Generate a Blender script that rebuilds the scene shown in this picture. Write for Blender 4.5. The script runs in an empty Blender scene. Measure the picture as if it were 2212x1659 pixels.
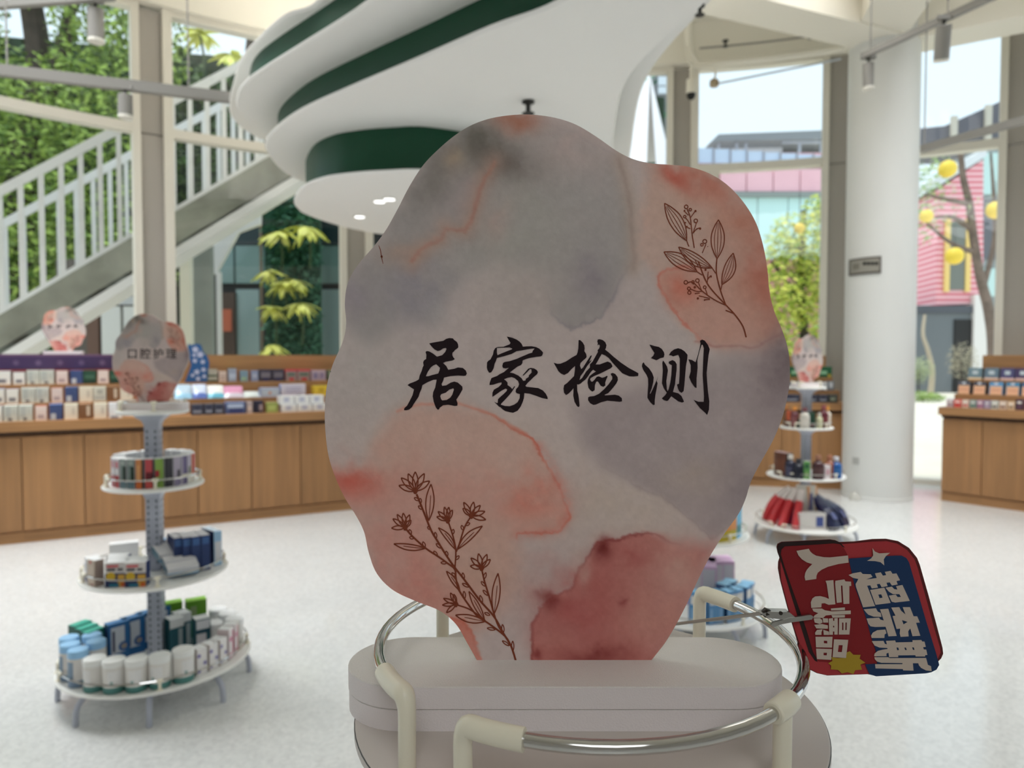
import bpy, bmesh, math, random
import numpy as np
from mathutils import Vector, Matrix
from mathutils.geometry import tessellate_polygon
random.seed(7); np.random.seed(7)
D = bpy.data; SC = bpy.context.scene; COL = SC.collection
PI = math.pi

# ------------------------------------------------------------------ camera, sky, sun, lamps, exposure
FPX, CH, PITCH = 1534.0, 1.40, math.radians(2.0)
cam_d = D.cameras.new('camera'); cam = D.objects.new('camera', cam_d); COL.objects.link(cam)
cam.location = (0, 0, CH); cam.rotation_euler = (PI/2 - PITCH, 0, 0)
cam_d.sensor_width = 36; cam_d.lens = FPX/2212*36; cam_d.clip_start = .02; cam_d.clip_end = 400
cam_d.dof.use_dof = True; cam_d.dof.focus_distance = .475; cam_d.dof.aperture_fstop = 8.6
SC.camera = cam
w = D.worlds.new('sky'); SC.world = w; w.use_nodes = True
bg = w.node_tree.nodes['Background']
bg.inputs[0].default_value = (.75, .90, 1.0, 1); bg.inputs[1].default_value = 1.3
def lamp(name, kind, loc, energy, color=(1, 1, 1), size=1.0, target=None, **kw):
    l = D.lights.new(name, kind); l.energy = energy; l.color = color
    o = D.objects.new(name, l); COL.objects.link(o); o.location = loc
    if kind == 'AREA': l.shape = 'DISK'; l.size = size; l.spread = math.radians(kw.get('spread', 105))
    if kind == 'SPOT': l.spot_size = kw.get('spot', 1.6); l.spot_blend = .6; l.shadow_soft_size = size
    if target is not None:
        o.rotation_euler = (Vector(target) - Vector(loc)).to_track_quat('-Z', 'Y').to_euler()
    return o
sun = lamp('sun', 'SUN', (0, 0, 30), 1.9, (1, .96, .88), target=None)
sun.rotation_euler = Vector((.24, .06, -.97)).to_track_quat('-Z', 'Y').to_euler(); sun.data.angle = math.radians(8)
lamp('fill_light_left', 'AREA', (-3.6, 4.4, 5.2), 112, (.95, .975, 1), 2.6, (-3.0, 4.6, 0))  # unseen fill disc without a fixture, added to brighten the left floor
lamp('fill_light_right', 'AREA', (3.4, 5.0, 5.2), 130, (.95, .975, 1), 2.6, (3.2, 5.0, 0))  # matching unseen fill, added to lift the right half of the shop
lamp('fill_light_rear', 'AREA', (.6, -3.8, 5.1), 80, (.93, .965, 1), 3.0, (.5, -1.5, 0), spread=165)  # fill added behind the camera to brighten the sign's dark front
for nm_, lc_ in (('cove_lamp_right', (.35, 4.7, 3.46)), ('cove_lamp_left', (-1.5, 6.2, 3.46))): lamp(nm_, 'AREA', lc_, 52, (1, .97, .92), 1.1, Vector(lc_)+Vector((.15, .3, 1)))
vs = SC.view_settings; vs.view_transform = 'Standard'; vs.look = 'None'; vs.gamma = 1; vs.exposure = 0; vs.use_curve_mapping = False

# ------------------------------------------------------------------ helpers
_F = Vector((0, math.cos(PITCH), -math.sin(PITCH))); _U = Vector((0, math.sin(PITCH), math.cos(PITCH)))
def ray(u, v): return Vector(((u-1106)/FPX, 0, 0)) - (v-829.5)/FPX*_U + _F
def atz(u, v, z):
    d = ray(u, v); return Vector((0, 0, CH)) + d*((z-CH)/d.z)
def aty(u, v, y):
    d = ray(u, v); return Vector((0, 0, CH)) + d*(y/d.y)
def lin(c):
    c = c/255.0; return c/12.92 if c <= .04045 else ((c+.055)/1.055)**2.4
def rgb(c, k=1.0): return tuple(min(.93, lin(x)*k) for x in c) + (1,)
_M = {}
def mat(key, c=None, rough=.5, metal=0.0, k=1.0, noise=None, spec=.5, trans=None, coat=0, bump=None):
    """plain procedural material; c is an sRGB 0-255 colour; noise = (scale, amount, stretch xyz)"""
    if key in _M: return _M[key]
    m = D.materials.new(key); m.use_nodes = True; nt = m.node_tree; b = nt.nodes['Principled BSDF']
    col = rgb(c, k); b.inputs['Base Color'].default_value = col; b.inputs['Roughness'].default_value = rough
    b.inputs['Metallic'].default_value = metal; b.inputs['Specular IOR Level'].default_value = spec
    if coat: b.inputs['Coat Weight'].default_value = coat
    if noise or bump:
        tc = nt.nodes.new('ShaderNodeTexCoord')
    if noise:
        sc, am = noise[0], noise[1]; st = noise[2] if len(noise) > 2 else (1, 1, 1)
        mp = nt.nodes.new('ShaderNodeMapping'); mp.inputs['Scale'].default_value = st
        n = nt.nodes.new('ShaderNodeTexNoise'); n.inputs['Scale'].default_value = sc; n.inputs['Detail'].default_value = 5
        r = nt.nodes.new('ShaderNodeValToRGB'); r.color_ramp.elements[0].position = .3; r.color_ramp.elements[1].position = .7
        r.color_ramp.elements[0].color = tuple(x*(1-am) for x in col[:3]) + (1,)
        r.color_ramp.elements[1].color = tuple(min(.95, x*(1+am)) for x in col[:3]) + (1,)
        nt.links.new(tc.outputs['Object'], mp.inputs[0]); nt.links.new(mp.outputs[0], n.inputs[0])
        nt.links.new(n.outputs[0], r.inputs[0]); nt.links.new(r.outputs[0], b.inputs['Base Color'])
    if bump:
        n2 = nt.nodes.new('ShaderNodeTexNoise'); n2.inputs['Scale'].default_value = bump[0]
        bp = nt.nodes.new('ShaderNodeBump'); bp.inputs['Strength'].default_value = bump[1]; bp.inputs['Distance'].default_value = .01
        nt.links.new(tc.outputs['Object'], n2.inputs[0]); nt.links.new(n2.outputs[0], bp.inputs['Height']); nt.links.new(bp.outputs[0], b.inputs['Normal'])
    _M[key] = m; return m
def C(c, rough=.45, k=1.14): return mat('print_%d_%d_%d' % tuple(c), c, rough, k=k)
def leafmat(key, c1, c2):
    if key in _M: return _M[key]
    m = D.materials.new(key); m.use_nodes = True; nt = m.node_tree; b = nt.nodes['Principled BSDF']
    g = nt.nodes.new('ShaderNodeNewGeometry'); r = nt.nodes.new('ShaderNodeValToRGB')
    r.color_ramp.elements[0].color = rgb(c1); r.color_ramp.elements[1].color = rgb(c2)
    nt.links.new(g.outputs['Random Per Island'], r.inputs[0]); nt.links.new(r.outputs[0], b.inputs['Base Color'])
    b.inputs['Roughness'].default_value = .5; b.inputs['Specular IOR Level'].default_value = .25
    _M[key] = m; return m
def glass(key, tint=(1, 1, 1), refl=.05):
    if key in _M: return _M[key]
    m = D.materials.new(key); m.use_nodes = True; nt = m.node_tree; nt.nodes.clear()
    o = nt.nodes.new('ShaderNodeOutputMaterial'); mx = nt.nodes.new('ShaderNodeMixShader')
    t = nt.nodes.new('ShaderNodeBsdfTransparent'); t.inputs[0].default_value = tint + (1,)
    g = nt.nodes.new('ShaderNodeBsdfGlossy'); g.inputs['Roughness'].default_value = .02
    mx.inputs[0].default_value = refl
    nt.links.new(t.outputs[0], mx.inputs[1]); nt.links.new(g.outputs[0], mx.inputs[2]); nt.links.new(mx.outputs[0], o.inputs[0])
    _M[key] = m; return m

WL = {}                                                    # world location of every parent made here
class B:
    def __init__(s): s.v = []; s.f = []; s.m = []; s.mats = []
    def mi(s, m):
        if m not in s.mats: s.mats.append(m)
        return s.mats.index(m)
    def face(s, pts, m):
        i = len(s.v); s.v += [tuple(p) for p in pts]; s.f.append(tuple(range(i, i+len(pts)))); s.m.append(s.mi(m))
    def raw(s, vs, fs, m):
        i = len(s.v); s.v += [tuple(p) for p in vs]; k = s.mi(m)
        for f in fs: s.f.append(tuple(x+i for x in f)); s.m.append(k)
    def hexa(s, p, m, top=None, front=None, side=None):      # p: 4 bottom (ccw from front-left), 4 top
        i = len(s.v); s.v += [tuple(q) for q in p]
        for f, mm in (((3, 2, 1, 0), m), ((4, 5, 6, 7), top or m), ((0, 1, 5, 4), front or m), ((1, 2, 6, 5), side or m), ((2, 3, 7, 6), m), ((3, 0, 4, 7), side or m)):
            s.f.append(tuple(x+i for x in f)); s.m.append(s.mi(mm))
    def box(s, x0, x1, y0, y1, z0, z1, m, **k):
        s.hexa([(x0, y0, z0), (x1, y0, z0), (x1, y1, z0), (x0, y1, z0), (x0, y0, z1), (x1, y0, z1), (x1, y1, z1), (x0, y1, z1)], m, **k)
    def bar(s, a, b, w, d, m, up=(0, 0, 1)):                  # rectangular bar from a to b, w across (horizontal), d along up-ish
        a, b = Vector(a), Vector(b); t = (b-a).normalized(); sd = t.cross(Vector(up))
        if sd.length < 1e-4: sd = Vector((1, 0, 0))
        sd.normalize(); n = sd.cross(t); w /= 2; d /= 2
        s.hexa([a-sd*w-n*d, a+sd*w-n*d, b+sd*w-n*d, b-sd*w-n*d, a-sd*w+n*d, a+sd*w+n*d, b+sd*w+n*d, b-sd*w+n*d], m)
    def tube(s, path, r, m, n=10, closed=False):
        P = [Vector(p) for p in path]; N = len(P); rr = r if isinstance(r, (list, tuple)) else [r]*N
        i0 = len(s.v); k = s.mi(m); nrm = None
        for i in range(N):
            t = (P[(i+1) % N]-P[i-1]) if closed else (P[min(i+1, N-1)]-P[max(i-1, 0)])
            t.normalize()
            if nrm is None:
                nrm = t.cross(Vector((0, 0, 1)))
                if nrm.length < .05: nrm = t.cross(Vector((1, 0, 0)))
            nrm = (nrm - t*nrm.dot(t)).normalized(); bn = t.cross(nrm)
            for j in range(n):
                a = 2*PI*j/n; s.v.append(tuple(P[i]+(nrm*math.cos(a)+bn*math.sin(a))*rr[i]))
        for i in range(N if closed else N-1):
            for j in range(n):
                a = i0+i*n+j; b_ = i0+i*n+(j+1) % n; c = i0+((i+1) % N)*n+(j+1) % n; d = i0+((i+1) % N)*n+j
                s.f.append((a, b_, c, d)); s.m.append(k)
        if not closed:
            s.f.append(tuple(i0+j for j in reversed(range(n)))); s.m.append(k)
            s.f.append(tuple(i0+(N-1)*n+j for j in range(n))); s.m.append(k)
    def lathe(s, prof, m, n=24, c=(0, 0, 0), a0=0, mats=None):
        i0 = len(s.v); c = Vector(c)
        for r, z in prof:
            for j in range(n):
                a = a0+2*PI*j/n; s.v.append((c.x+r*math.cos(a), c.y+r*math.sin(a), c.z+z))
        for i in range(len(prof)-1):
            k = s.mi(mats[i] if mats else m)
            for j in range(n):
                s.f.append((i0+i*n+j, i0+i*n+(j+1) % n, i0+(i+1)*n+(j+1) % n, i0+(i+1)*n+j)); s.m.append(k)
        s.f.append(tuple(i0+j for j in reversed(range(n)))); s.m.append(s.mi(mats[0] if mats else m))
        s.f.append(tuple(i0+(len(prof)-1)*n+j for j in range(n))); s.m.append(s.mi(mats[-1] if mats else m))
    def poly(s, loops, m, flip=False):                         # filled flat polygon with holes, 3-D points
        L = [[Vector(p) for p in lp] for lp in loops]; pts = [p for lp in L for p in lp]
        tr = tessellate_polygon(L); s.raw(pts, [tuple(reversed(t)) if flip else tuple(t) for t in tr], m)
    def prism(s, lo, hi, m, mtop=None, mside=None):            # two matching loops
        n = len(lo); i = len(s.v); s.v += [tuple(p) for p in lo]+[tuple(p) for p in hi]
        tr = tessellate_polygon([[Vector(p) for p in lo]])
        k = s.mi(m); k2 = s.mi(mtop or m); k3 = s.mi(mside or m)
        for t in tr:
            s.f.append(tuple(i+x for x in t)); s.m.append(k); s.f.append(tuple(i+n+x for x in reversed(t))); s.m.append(k2)
        for j in range(n):
            s.f.append((i+j, i+(j+1) % n, i+n+(j+1) % n, i+n+j)); s.m.append(k3)
    def mesh(s, name, smooth=True, off=(0, 0, 0)):
        me = D.meshes.new(name); o = Vector(off)
        me.from_pydata([(x-o.x, y-o.y, z-o.z) for x, y, z in s.v], [], s.f)
        for m in s.mats: me.materials.append(m)
        me.polygons.foreach_set('material_index', s.m)
        bm = bmesh.new(); bm.from_mesh(me); bmesh.ops.recalc_face_normals(bm, faces=bm.faces); bm.to_mesh(me); bm.free()
        if smooth:
            me.polygons.foreach_set('use_smooth', [True]*len(me.polygons)); me.set_sharp_from_angle(angle=math.radians(38))
        return me
    def build(s, name, parent=None, loc=None, smooth=True, kind=None):
        """vertices are in world space; the object sits at its parent's origin (or at loc when it has no parent)"""
        off = WL[parent] if parent is not None else (Vector(loc) if loc is not None else Vector((0, 0, 0)))
        o = D.objects.new(name, s.mesh(name, smooth, off)); COL.objects.link(o)
        if parent is not None: o.parent = parent
        else: o.location = off
        WL[o] = Vector(off)
        if kind: o['kind'] = kind
        return o
def T(o, label, cat, group=None):
    if len(label.split()) > 16: label = label.replace(' on the ', ', ', 1)
    if len(label.split()) > 16: label = label.replace(' the ', ' ')
    if not 4 <= len(label.split()) <= 16: print('LABEL', len(label.split()), label)
    o['label'] = label; o['category'] = cat
    if group: o['group'] = group
    return o
def thing(name, loc, label=None, cat=None, group=None, rot=0):
    o = D.objects.new(name, None); COL.objects.link(o); o.location = loc; o.rotation_euler = (0, 0, rot); o.empty_display_size = .1
    WL[o] = Vector(loc)
    if label: T(o, label, cat, group)
    return o
def struct(o): o['kind'] = 'structure'; return o
def copy_tree(o, parent=None):
    c = o.copy(); COL.objects.link(c)
    if parent is not None: c.parent = parent
    for ch in list(o.children): copy_tree(ch, c)
    return c
def catmull(P, n=6, closed=False):
    P = [Vector(p) for p in P]; N = len(P); out = []
    for i in range(N if closed else N-1):
        g = (lambda k: P[k % N]) if closed else (lambda k: P[max(0, min(N-1, k))])
        a, b, c, d = g(i-1), g(i), g(i+1), g(i+2)
        for j in range(n):
            t = j/n; out.append(.5*((2*b)+(c-a)*t+(2*a-5*b+4*c-d)*t*t+(3*b-a-3*c+d)*t**3))
    if not closed: out.append(P[-1])
    return out
def ordn(i): return ['first', 'second', 'third', 'fourth', 'fifth', 'sixth', 'seventh', 'eighth', 'ninth', 'tenth', 'eleventh', 'twelfth', 'thirteenth', 'fourteenth', 'fifteenth', 'sixteenth', 'seventeenth', 'eighteenth'][i]

# ------------------------------------------------------------------ shared materials
WHITE = mat('white_paint', (226, 225, 219), .55, k=1.05)
CREAM = mat('cream_paint', (222, 217, 205), .6, k=1.22)
FRAME = mat('window_frame_paint', (206, 201, 190), .5, k=1.3)
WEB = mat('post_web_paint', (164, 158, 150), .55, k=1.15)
GREY = mat('grey_metal_paint', (140, 137, 132), .5)
DARK = mat('dark_metal', (45, 44, 42), .5)
BLACK = mat('black', (14, 13, 13), .5)
CHROME = mat('chrome', (205, 203, 200), .1, 1.0, k=1.0)
STEEL = mat('brushed_steel', (170, 168, 164), .3, 1.0)
IVORY = mat('ivory_plastic', (238, 230, 210), .3, k=1.1)
SHELF = mat('shelf_white', (236, 235, 230), .4, k=1.1)
PLATE = mat('tray_laminate', (200, 190, 184), .42, k=1.05)
POLE = mat('pole_grey', (176, 180, 192), .4, k=1.1)
SLOT = mat('slot_dark', (88, 92, 106), .6)
GREEN = mat('green_paint', (10, 70, 46), .45, k=1.0, spec=.35)
GLASS = glass('window_glass', (.97, .985, .98), .045)
def wood(key, c, st):
    if key in _M: return _M[key]
    m = mat(key, c, .45, k=.92, noise=(2.2, .16, st)); return m
WOOD = wood('oak_veneer', (178, 131, 86), (9, 9, .55))
WOODH = wood('oak_veneer_edge', (180, 132, 86), (.8, .8, 14))
# ================================================================== THE ROOM
WC, WR = Vector((1.08, .725, 0)), 8.05
def wp(th, r=WR, z=0): return Vector((WC.x+r*math.sin(th), WC.y+r*math.cos(th), z))
def th_u(u, r=WR):                                          # angle on the window circle seen at picture column u
    d = ray(u, 776); d = Vector((d.x, d.y)).normalized(); c = Vector((WC.x, WC.y))
    b = d.dot(c); t = b+math.sqrt(b*b-c.length_squared+r*r); p = d*t-c
    return math.atan2(p.x, p.y)
# floor: speckled white terrazzo, polished
def terrazzo():
    m = D.materials.new('terrazzo'); m.use_nodes = True; nt = m.node_tree; b = nt.nodes['Principled BSDF']
    tc = nt.nodes.new('ShaderNodeTexCoord'); v = nt.nodes.new('ShaderNodeTexVoronoi'); v.inputs['Scale'].default_value = 70
    n = nt.nodes.new('ShaderNodeTexNoise'); n.inputs['Scale'].default_value = 3; n.inputs['Detail'].default_value = 6
    r = nt.nodes.new('ShaderNodeValToRGB'); e = r.color_ramp.elements
    e[0].position = .0; e[0].color = rgb((214, 214, 213)); e[1].position = .55; e[1].color = rgb((226, 227, 225))
    x = r.color_ramp.elements.new(.8); x.color = rgb((232, 232, 230)); x = r.color_ramp.elements.new(1.0); x.color = rgb((216, 216, 215))
    mx = nt.nodes.new('ShaderNodeMixRGB'); mx.blend_type = 'MULTIPLY'; mx.inputs[0].default_value = .1
    nt.links.new(tc.outputs['Object'], v.inputs[0]); nt.links.new(tc.outputs['Object'], n.inputs[0])
    nt.links.new(v.outputs['Color'], r.inputs[0]); nt.links.new(r.outputs[0], mx.inputs[1]); nt.links.new(n.outputs[0], mx.inputs[2])
    nt.links.new(mx.outputs[0], b.inputs['Base Color']); b.inputs['Roughness'].default_value = .11; b.inputs['Specular IOR Level'].default_value = .55
    return m
fl = B(); ring = [wp(2*PI*i/96, WR+.12) for i in range(96)]
fl.prism([p+Vector((0, 0, -.05)) for p in ring], ring, terrazzo()); struct(fl.build('floor'))
cl = B(); cl.prism([p+Vector((0, 0, 5.4)) for p in ring], [p+Vector((0, 0, 5.5)) for p in ring], mat('ceiling_paint', (214, 210, 198), .7, k=1.2)); struct(cl.build('ceiling'))
# solid wall behind the camera, glazed curve in front
A0, A1 = math.radians(-78), math.radians(76)
wb = B(); N = 48
for i in range(N):
    a, b_ = A1+(2*PI-(A1-A0))*i/N, A1+(2*PI-(A1-A0))*(i+1)/N
    wb.hexa([wp(a), wp(b_), wp(b_, WR+.2), wp(a, WR+.2), wp(a, z=5.4), wp(b_, z=5.4), wp(b_, WR+.2, 5.4), wp(a, WR+.2, 5.4)], mat('rear_wall_paint', (222, 219, 215), .7, k=1.0))
struct(wb.build('wall_back'))
hb = B(); N = 60                                            # ring beam over the glazing
for i in range(N):
    a, b_ = A0+(A1-A0)*i/N, A0+(A1-A0)*(i+1)/N
    hb.hexa([wp(a, WR-.12, 4.93), wp(b_, WR-.12, 4.93), wp(b_, WR+.14, 4.93), wp(a, WR+.14, 4.93), wp(a, WR-.12, 5.4), wp(b_, WR-.12, 5.4), wp(b_, WR+.14, 5.4), wp(a, WR+.14, 5.4)], CREAM)
struct(hb.build('trim_1'))
us = [338, 772, 1470, 1806, 2192]
th = {u: th_u(u) for u in us}
posts = [th[338]-.56, th[338]-.28, th[338], th[772], (th[772]+th[1470])/2, th[1470], th[1806], th[2192], th[2192]+.23, th[2192]+.46]
def radial(a, w0, w1, d0, d1, z0, z1, bb, m):               # box on the circle: w along the tangent, d outward
    t = Vector((math.cos(a), -math.sin(a), 0)); n = Vector((math.sin(a), math.cos(a), 0)); p = wp(a)
    q = lambda w_, d_, z_: p+t*w_+n*d_+Vector((0, 0, z_))
    bb.hexa([q(w0, d0, z0), q(w1, d0, z0), q(w1, d1, z0), q(w0, d1, z0), q(w0, d0, z1), q(w1, d0, z1), q(w1, d1, z1), q(w0, d1, z1)], m)
for i, a in enumerate(posts):
    r_ = thing('trim_%d' % (i+2), wp(a)); struct(r_)
    for s0, s1 in ((-.185, -.115), (.095, .185)):
        bb = B(); radial(a, s0, s1, -.06, .1, 0, 4.95, bb, FRAME); bb.build('mullion', r_)
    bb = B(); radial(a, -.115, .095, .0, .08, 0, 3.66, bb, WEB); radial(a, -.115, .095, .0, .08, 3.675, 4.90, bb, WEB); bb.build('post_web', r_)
ZT = 3.70
for i in range(len(posts)-1):
    a, b_ = posts[i]+.185/WR, posts[i+1]-.185/WR
    r_ = thing('window_%d' % (i+1), wp((a+b_)/2)); struct(r_)
    n = 5
    def strip(r0, r1, z0, z1, m, name):
        bb = B()
        for k in range(n):
            p, q = a+(b_-a)*k/n, a+(b_-a)*(k+1)/n
            bb.hexa([wp(p, r0, z0), wp(q, r0, z0), wp(q, r1, z0), wp(p, r1, z0), wp(p, r0, z1), wp(q, r0, z1), wp(q, r1, z1), wp(p, r1, z1)], m)
        bb.build(name, r_)
    strip(WR-.05, WR+.08, ZT-.045, ZT+.045, FRAME, 'transom')
    strip(WR-.05, WR+.08, 4.87, 4.93, FRAME, 'head_rail')
    strip(WR-.05, WR+.08, 0, .06, FRAME, 'bottom_rail')
    for z0, z1 in ((.06, ZT-.045), (ZT+.045, 4.87)):
        bb = B()
        for k in range(n):
            p, q = a+(b_-a)*k/n, a+(b_-a)*(k+1)/n
            bb.face([wp(p, z=z0), wp(q, z=z0), wp(q, z=z1), wp(p, z=z1)], GLASS)
        bb.build('pane', r_)
    if i == 5:                                          # the extra mullion below the transom
        f = .14; bb = B(); radial(a+(b_-a)*f, -.05, .05, -.05, .08, .06, ZT-.045, bb, FRAME); bb.build('mullion', r_)
# ceiling beams that meet at the round column
CP = Vector((3.724, 7.215, 0))
def beam(name, a, b_, wd, z0, z1):
    bb = B(); bb.bar(Vector((a[0], a[1], (z0+z1)/2)), Vector((b_[0], b_[1], (z0+z1)/2)), wd, z1-z0, CREAM); struct(bb.build(name))
beam('trim_20', (1.2, 6.05), (3.75, 7.12), .42, 4.5, 5.39)
beam('trim_21', (3.62, 7.3), (2.55, 2.6), .5, 4.52, 5.4)
beam('trim_22', (3.9, 7.2), (7.2, 5.2), .42, 4.5, 5.392)
def arc_pts(u0, u1, r, z0, z1, n=14): return [wp(th_u(u0, r)+(th_u(u1, r)-th_u(u0, r))*i/n, r, z0+(z1-z0)*i/n) for i in range(n+1)]
pp = B(); A_ = arc_pts(1502, 1835, WR-.3, 4.83, 4.86); q0 = wp(th_u(1481, WR-.3), WR-.3)
pp.tube(catmull([q0+Vector((0, 0, 5.38)), q0+Vector((0, 0, 5.15)), q0+Vector((.03, 0, 4.95))], 4)+A_, .045, CREAM, 10)
T(pp.build('conduit_pipe', loc=q0+Vector((0, 0, 4.9))), 'thick cream pipe bending along the beam left of the round column', 'pipe')
pp = B(); pp.tube(arc_pts(1505, 1835, WR-.36, 4.99, 5.02), .012, GREY, 8)
T(pp.build('sprinkler_pipe', loc=A_[5]+Vector((0, 0, .16))), 'thin grey sprinkler pipe above the thick cream pipe', 'pipe')
# round column
cb = B(); cb.lathe([(.331, 0), (.331, .03), (.326, .035), (.326, 5.0), (.37, 5.4)], mat('column_paint', (216, 216, 213), .5, k=1.15), 48, CP)
co = T(cb.build('round_column', loc=CP), 'white round column standing right of the sign, in front of the windows', 'column')
# plaque and wall switch on the column
def on_col(u, v, r=.326):
    d = ray(u, v); d2 = Vector((d.x, d.y)); k = d2.length; d2n = d2/k; c = Vector((CP.x, CP.y))
    b = d2n.dot(c); t = (b-math.sqrt(b*b-c.length_squared+r*r))/k
    return Vector((0, 0, CH))+d*t
def col_panel(u0, u1, v0, v1, r0, r1, m, bb):
    p0, p1 = on_col(u0, v0), on_col(u1, v0); a0 = math.atan2(p0.y-CP.y, p0.x-CP.x); a1 = math.atan2(p1.y-CP.y, p1.x-CP.x)
    zt, zb = on_col((u0+u1)/2, v0).z, on_col((u0+u1)/2, v1).z; n = 6
    q = lambda a, r, z: Vector((CP.x+r*math.cos(a), CP.y+r*math.sin(a), z))
    for k in range(n):
        a, b_ = a0+(a1-a0)*k/n, a0+(a1-a0)*(k+1)/n
        bb.hexa([q(a, r1, zb), q(b_, r1, zb), q(b_, r0, zb), q(a, r0, zb), q(a, r1, zt), q(b_, r1, zt), q(b_, r0, zt), q(a, r0, zt)], m)
bb = B(); col_panel(1836, 1904, 556, 592, .326, .338, mat('plaque_frame', (98, 92, 86), .5), bb)
pl = T(bb.build('wall_plaque', loc=on_col(1870, 575)), 'small grey plaque with a dark rim fixed on the round column', 'sign')
bb = B(); col_panel(1840, 1900, 560.5, 587.5, .338, .340, mat('plaque_face', (150, 146, 136), .5), bb); bb.build('plaque_face', pl)
bb = B()
for k in range(4): col_panel(1866+8.2*k, 1872.5+8.2*k, 566, 573, .340, .3415, BLACK, bb)
bb.build('lettering', pl)
bb = B(); col_panel(1845, 1858, 570, 582, .340, .3412, mat('plaque_icon', (122, 118, 108), .5), bb); bb.build('pictogram', pl)
bb = B(); col_panel(1843, 1856, 988, 1003, .326, .336, mat('switch_grey', (188, 188, 184), .5), bb)
T(bb.build('wall_socket', loc=on_col(1850, 996)), 'small pale socket plate low on the round column', 'socket')
bb = B(); c0 = atz(1846, 1080, 0); bb.lathe([(.05, 0), (.05, .03), (.03, .06), (.02, .08)], mat('floor_box', (210, 208, 200), .4), 16, c0)
T(bb.build('floor_socket', loc=c0), 'tiny white floor socket in front of the round column foot', 'socket')

# ------------------------------------------------------------------ tiered ceiling feature
Z1, Z2, Z3, Z4 = 2.62, 2.94, 3.16, 3.375
def un(z, pts): return [tuple(atz(u, v, z)[:2]) for u, v in pts]
t1 = un(Z1, [(930, 372), (830, 373), (760, 378), (700, 387), (655, 405), (636, 432), (640, 450), (665, 466), (740, 490), (830, 507)]) + [(-.85, 7.0), (-.25, 6.8), (.25, 6.3), (.48, 5.7), (.4, 5.15), (0, 4.95)]
t2 = un(Z2, [(1215, 2), (1060, 62), (900, 131), (760, 190), (650, 240), (592, 282), (573, 310), (578, 332), (605, 366), (650, 391)]) + [(-1.55, 6.7), (-1.0, 7.1), (-.3, 7.0), (.2, 6.8), (.55, 6.4)] + un(Z2, [(1316, 350), (1325, 300), (1345, 195), (1400, 120), (1475, 52), (1535, -2)]) + [(.93, 2.6), (.85, 2.3), (.6, 2.55)]
t3 = un(Z3, [(800, 2), (740, 44), (650, 100), (570, 150), (528, 182), (512, 212), (517, 243), (570, 292)]) + [(-2.05, 6.5), (-1.5, 7.1), (-.7, 7.3), (.1, 7.3), (.75, 7.1)] + un(Z3, [(1350, 385), (1361, 335), (1376, 235), (1400, 165), (1448, 100), (1495, 50), (1545, -5)]) + [(1.12, 2.7), (1.1, 1.9), (.9, 1.5), (.65, 1.9), (.3, 2.4), (-.12, 2.88)]
t4 = un(Z4, [(690, 2), (616, 36), (560, 85), (520, 132), (508, 168)]) + [(-2.3, 5.9), (-2.2, 6.6), (-1.6, 7.3), (-.7, 7.4), (.1, 7.3), (.7, 7.1)] + un(Z4, [(1335, 375), (1345, 310), (1362, 225), (1410, 128), (1490, 45), (1540, -8)]) + [(1.2, 2.8), (1.25, 1.8), (1.0, 1.15), (.7, 1.55), (.35, 2.15), (-.1, 2.7), (-.58, 3.22)]
def inset(P, d):
    n = len(P); out = []
    for i in range(n):
        t = (P[(i+1) % n]-P[i-1]); t.z = 0; t.normalize(); out.append(P[i]+Vector((t.y, -t.x, 0))*d)
    ar = sum(P[i].x*P[(i+1) % n].y-P[(i+1) % n].x*P[i].y for i in range(n))
    if ar > 0: out = [P[i]*2-out[i] for i in range(n)]
    return out
cf = thing('ceiling_feature', (-.5, 5.4, Z1), 'white tiered ceiling feature with dark green bands hanging above the shop floor', 'ceiling feature')
SL = mat('tier_plaster', (226, 224, 220), .5, k=1.22)
prev = None
for i, (P, z) in enumerate(((t1, Z1), (t2, Z2), (t3, Z3), (t4, Z4))):
    Q = catmull([(x, y, z) for x, y in P], 5, True)
    ztop = (Z2, Z3, Z4, 5.4)[i]; e = .018
    bb = B(); R_ = inset(Q, .012); n = len(Q)
    bb.prism(R_, [p+Vector((0, 0, .012)) for p in Q], SL)
    bb.prism([p+Vector((0, 0, .012)) for p in Q], [p+Vector((0, 0, e)) for p in Q], SL)
    bb.build('tier_slab', cf)
    I = inset(Q, .09) if i < 3 else [Vector((-.5+.9*math.cos(2*PI*k/48), 5.6+.9*math.sin(2*PI*k/48), z)) for k in range(48)]
    bb = B(); bb.prism([p+Vector((0, 0, e)) for p in I], [Vector((p.x, p.y, ztop)) for p in I], GREEN if i < 3 else SL)
    bb.build('green_band' if i < 3 else 'upper_drum', cf)
LEDW = D.materials.new('lamp_glow'); LEDW.use_nodes = True
_b = LEDW.node_tree.nodes['Principled BSDF']; _b.inputs['Emission Color'].default_value = (1, .99, .96, 1); _b.inputs['Emission Strength'].default_value = 2.2
for k, (u, v) in enumerate(((777, 468), (820, 435), (841, 430))):
    c = atz(u, v, Z1-.004); bb = B(); bb.lathe([(.055, -.004), (.055, .004)], WHITE, 20, c)
    o = T(bb.build('downlight', loc=c), ('lit recessed downlight nearest the rim under the lowest white tier', 'lit recessed downlight, left of the close pair under the lowest white tier', 'lit recessed downlight, right of the close pair under the lowest white tier')[k], 'downlight', 'downlights under the lowest tier')
    bb = B(); bb.lathe([(.043, -.006), (.043, -.0045)], LEDW, 20, c); bb.build('lens', o)
def sprinkler(c, lab, s=1.0):
    bb = B(); bb.lathe([(.03*s, 0), (.03*s, -.008*s), (.012*s, -.012*s), (.012*s, -.05*s), (.03*s, -.055*s), (.03*s, -.06*s)], DARK, 12, c)
    T(bb.build('fire_sprinkler', loc=c), lab, 'sprinkler')
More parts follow.
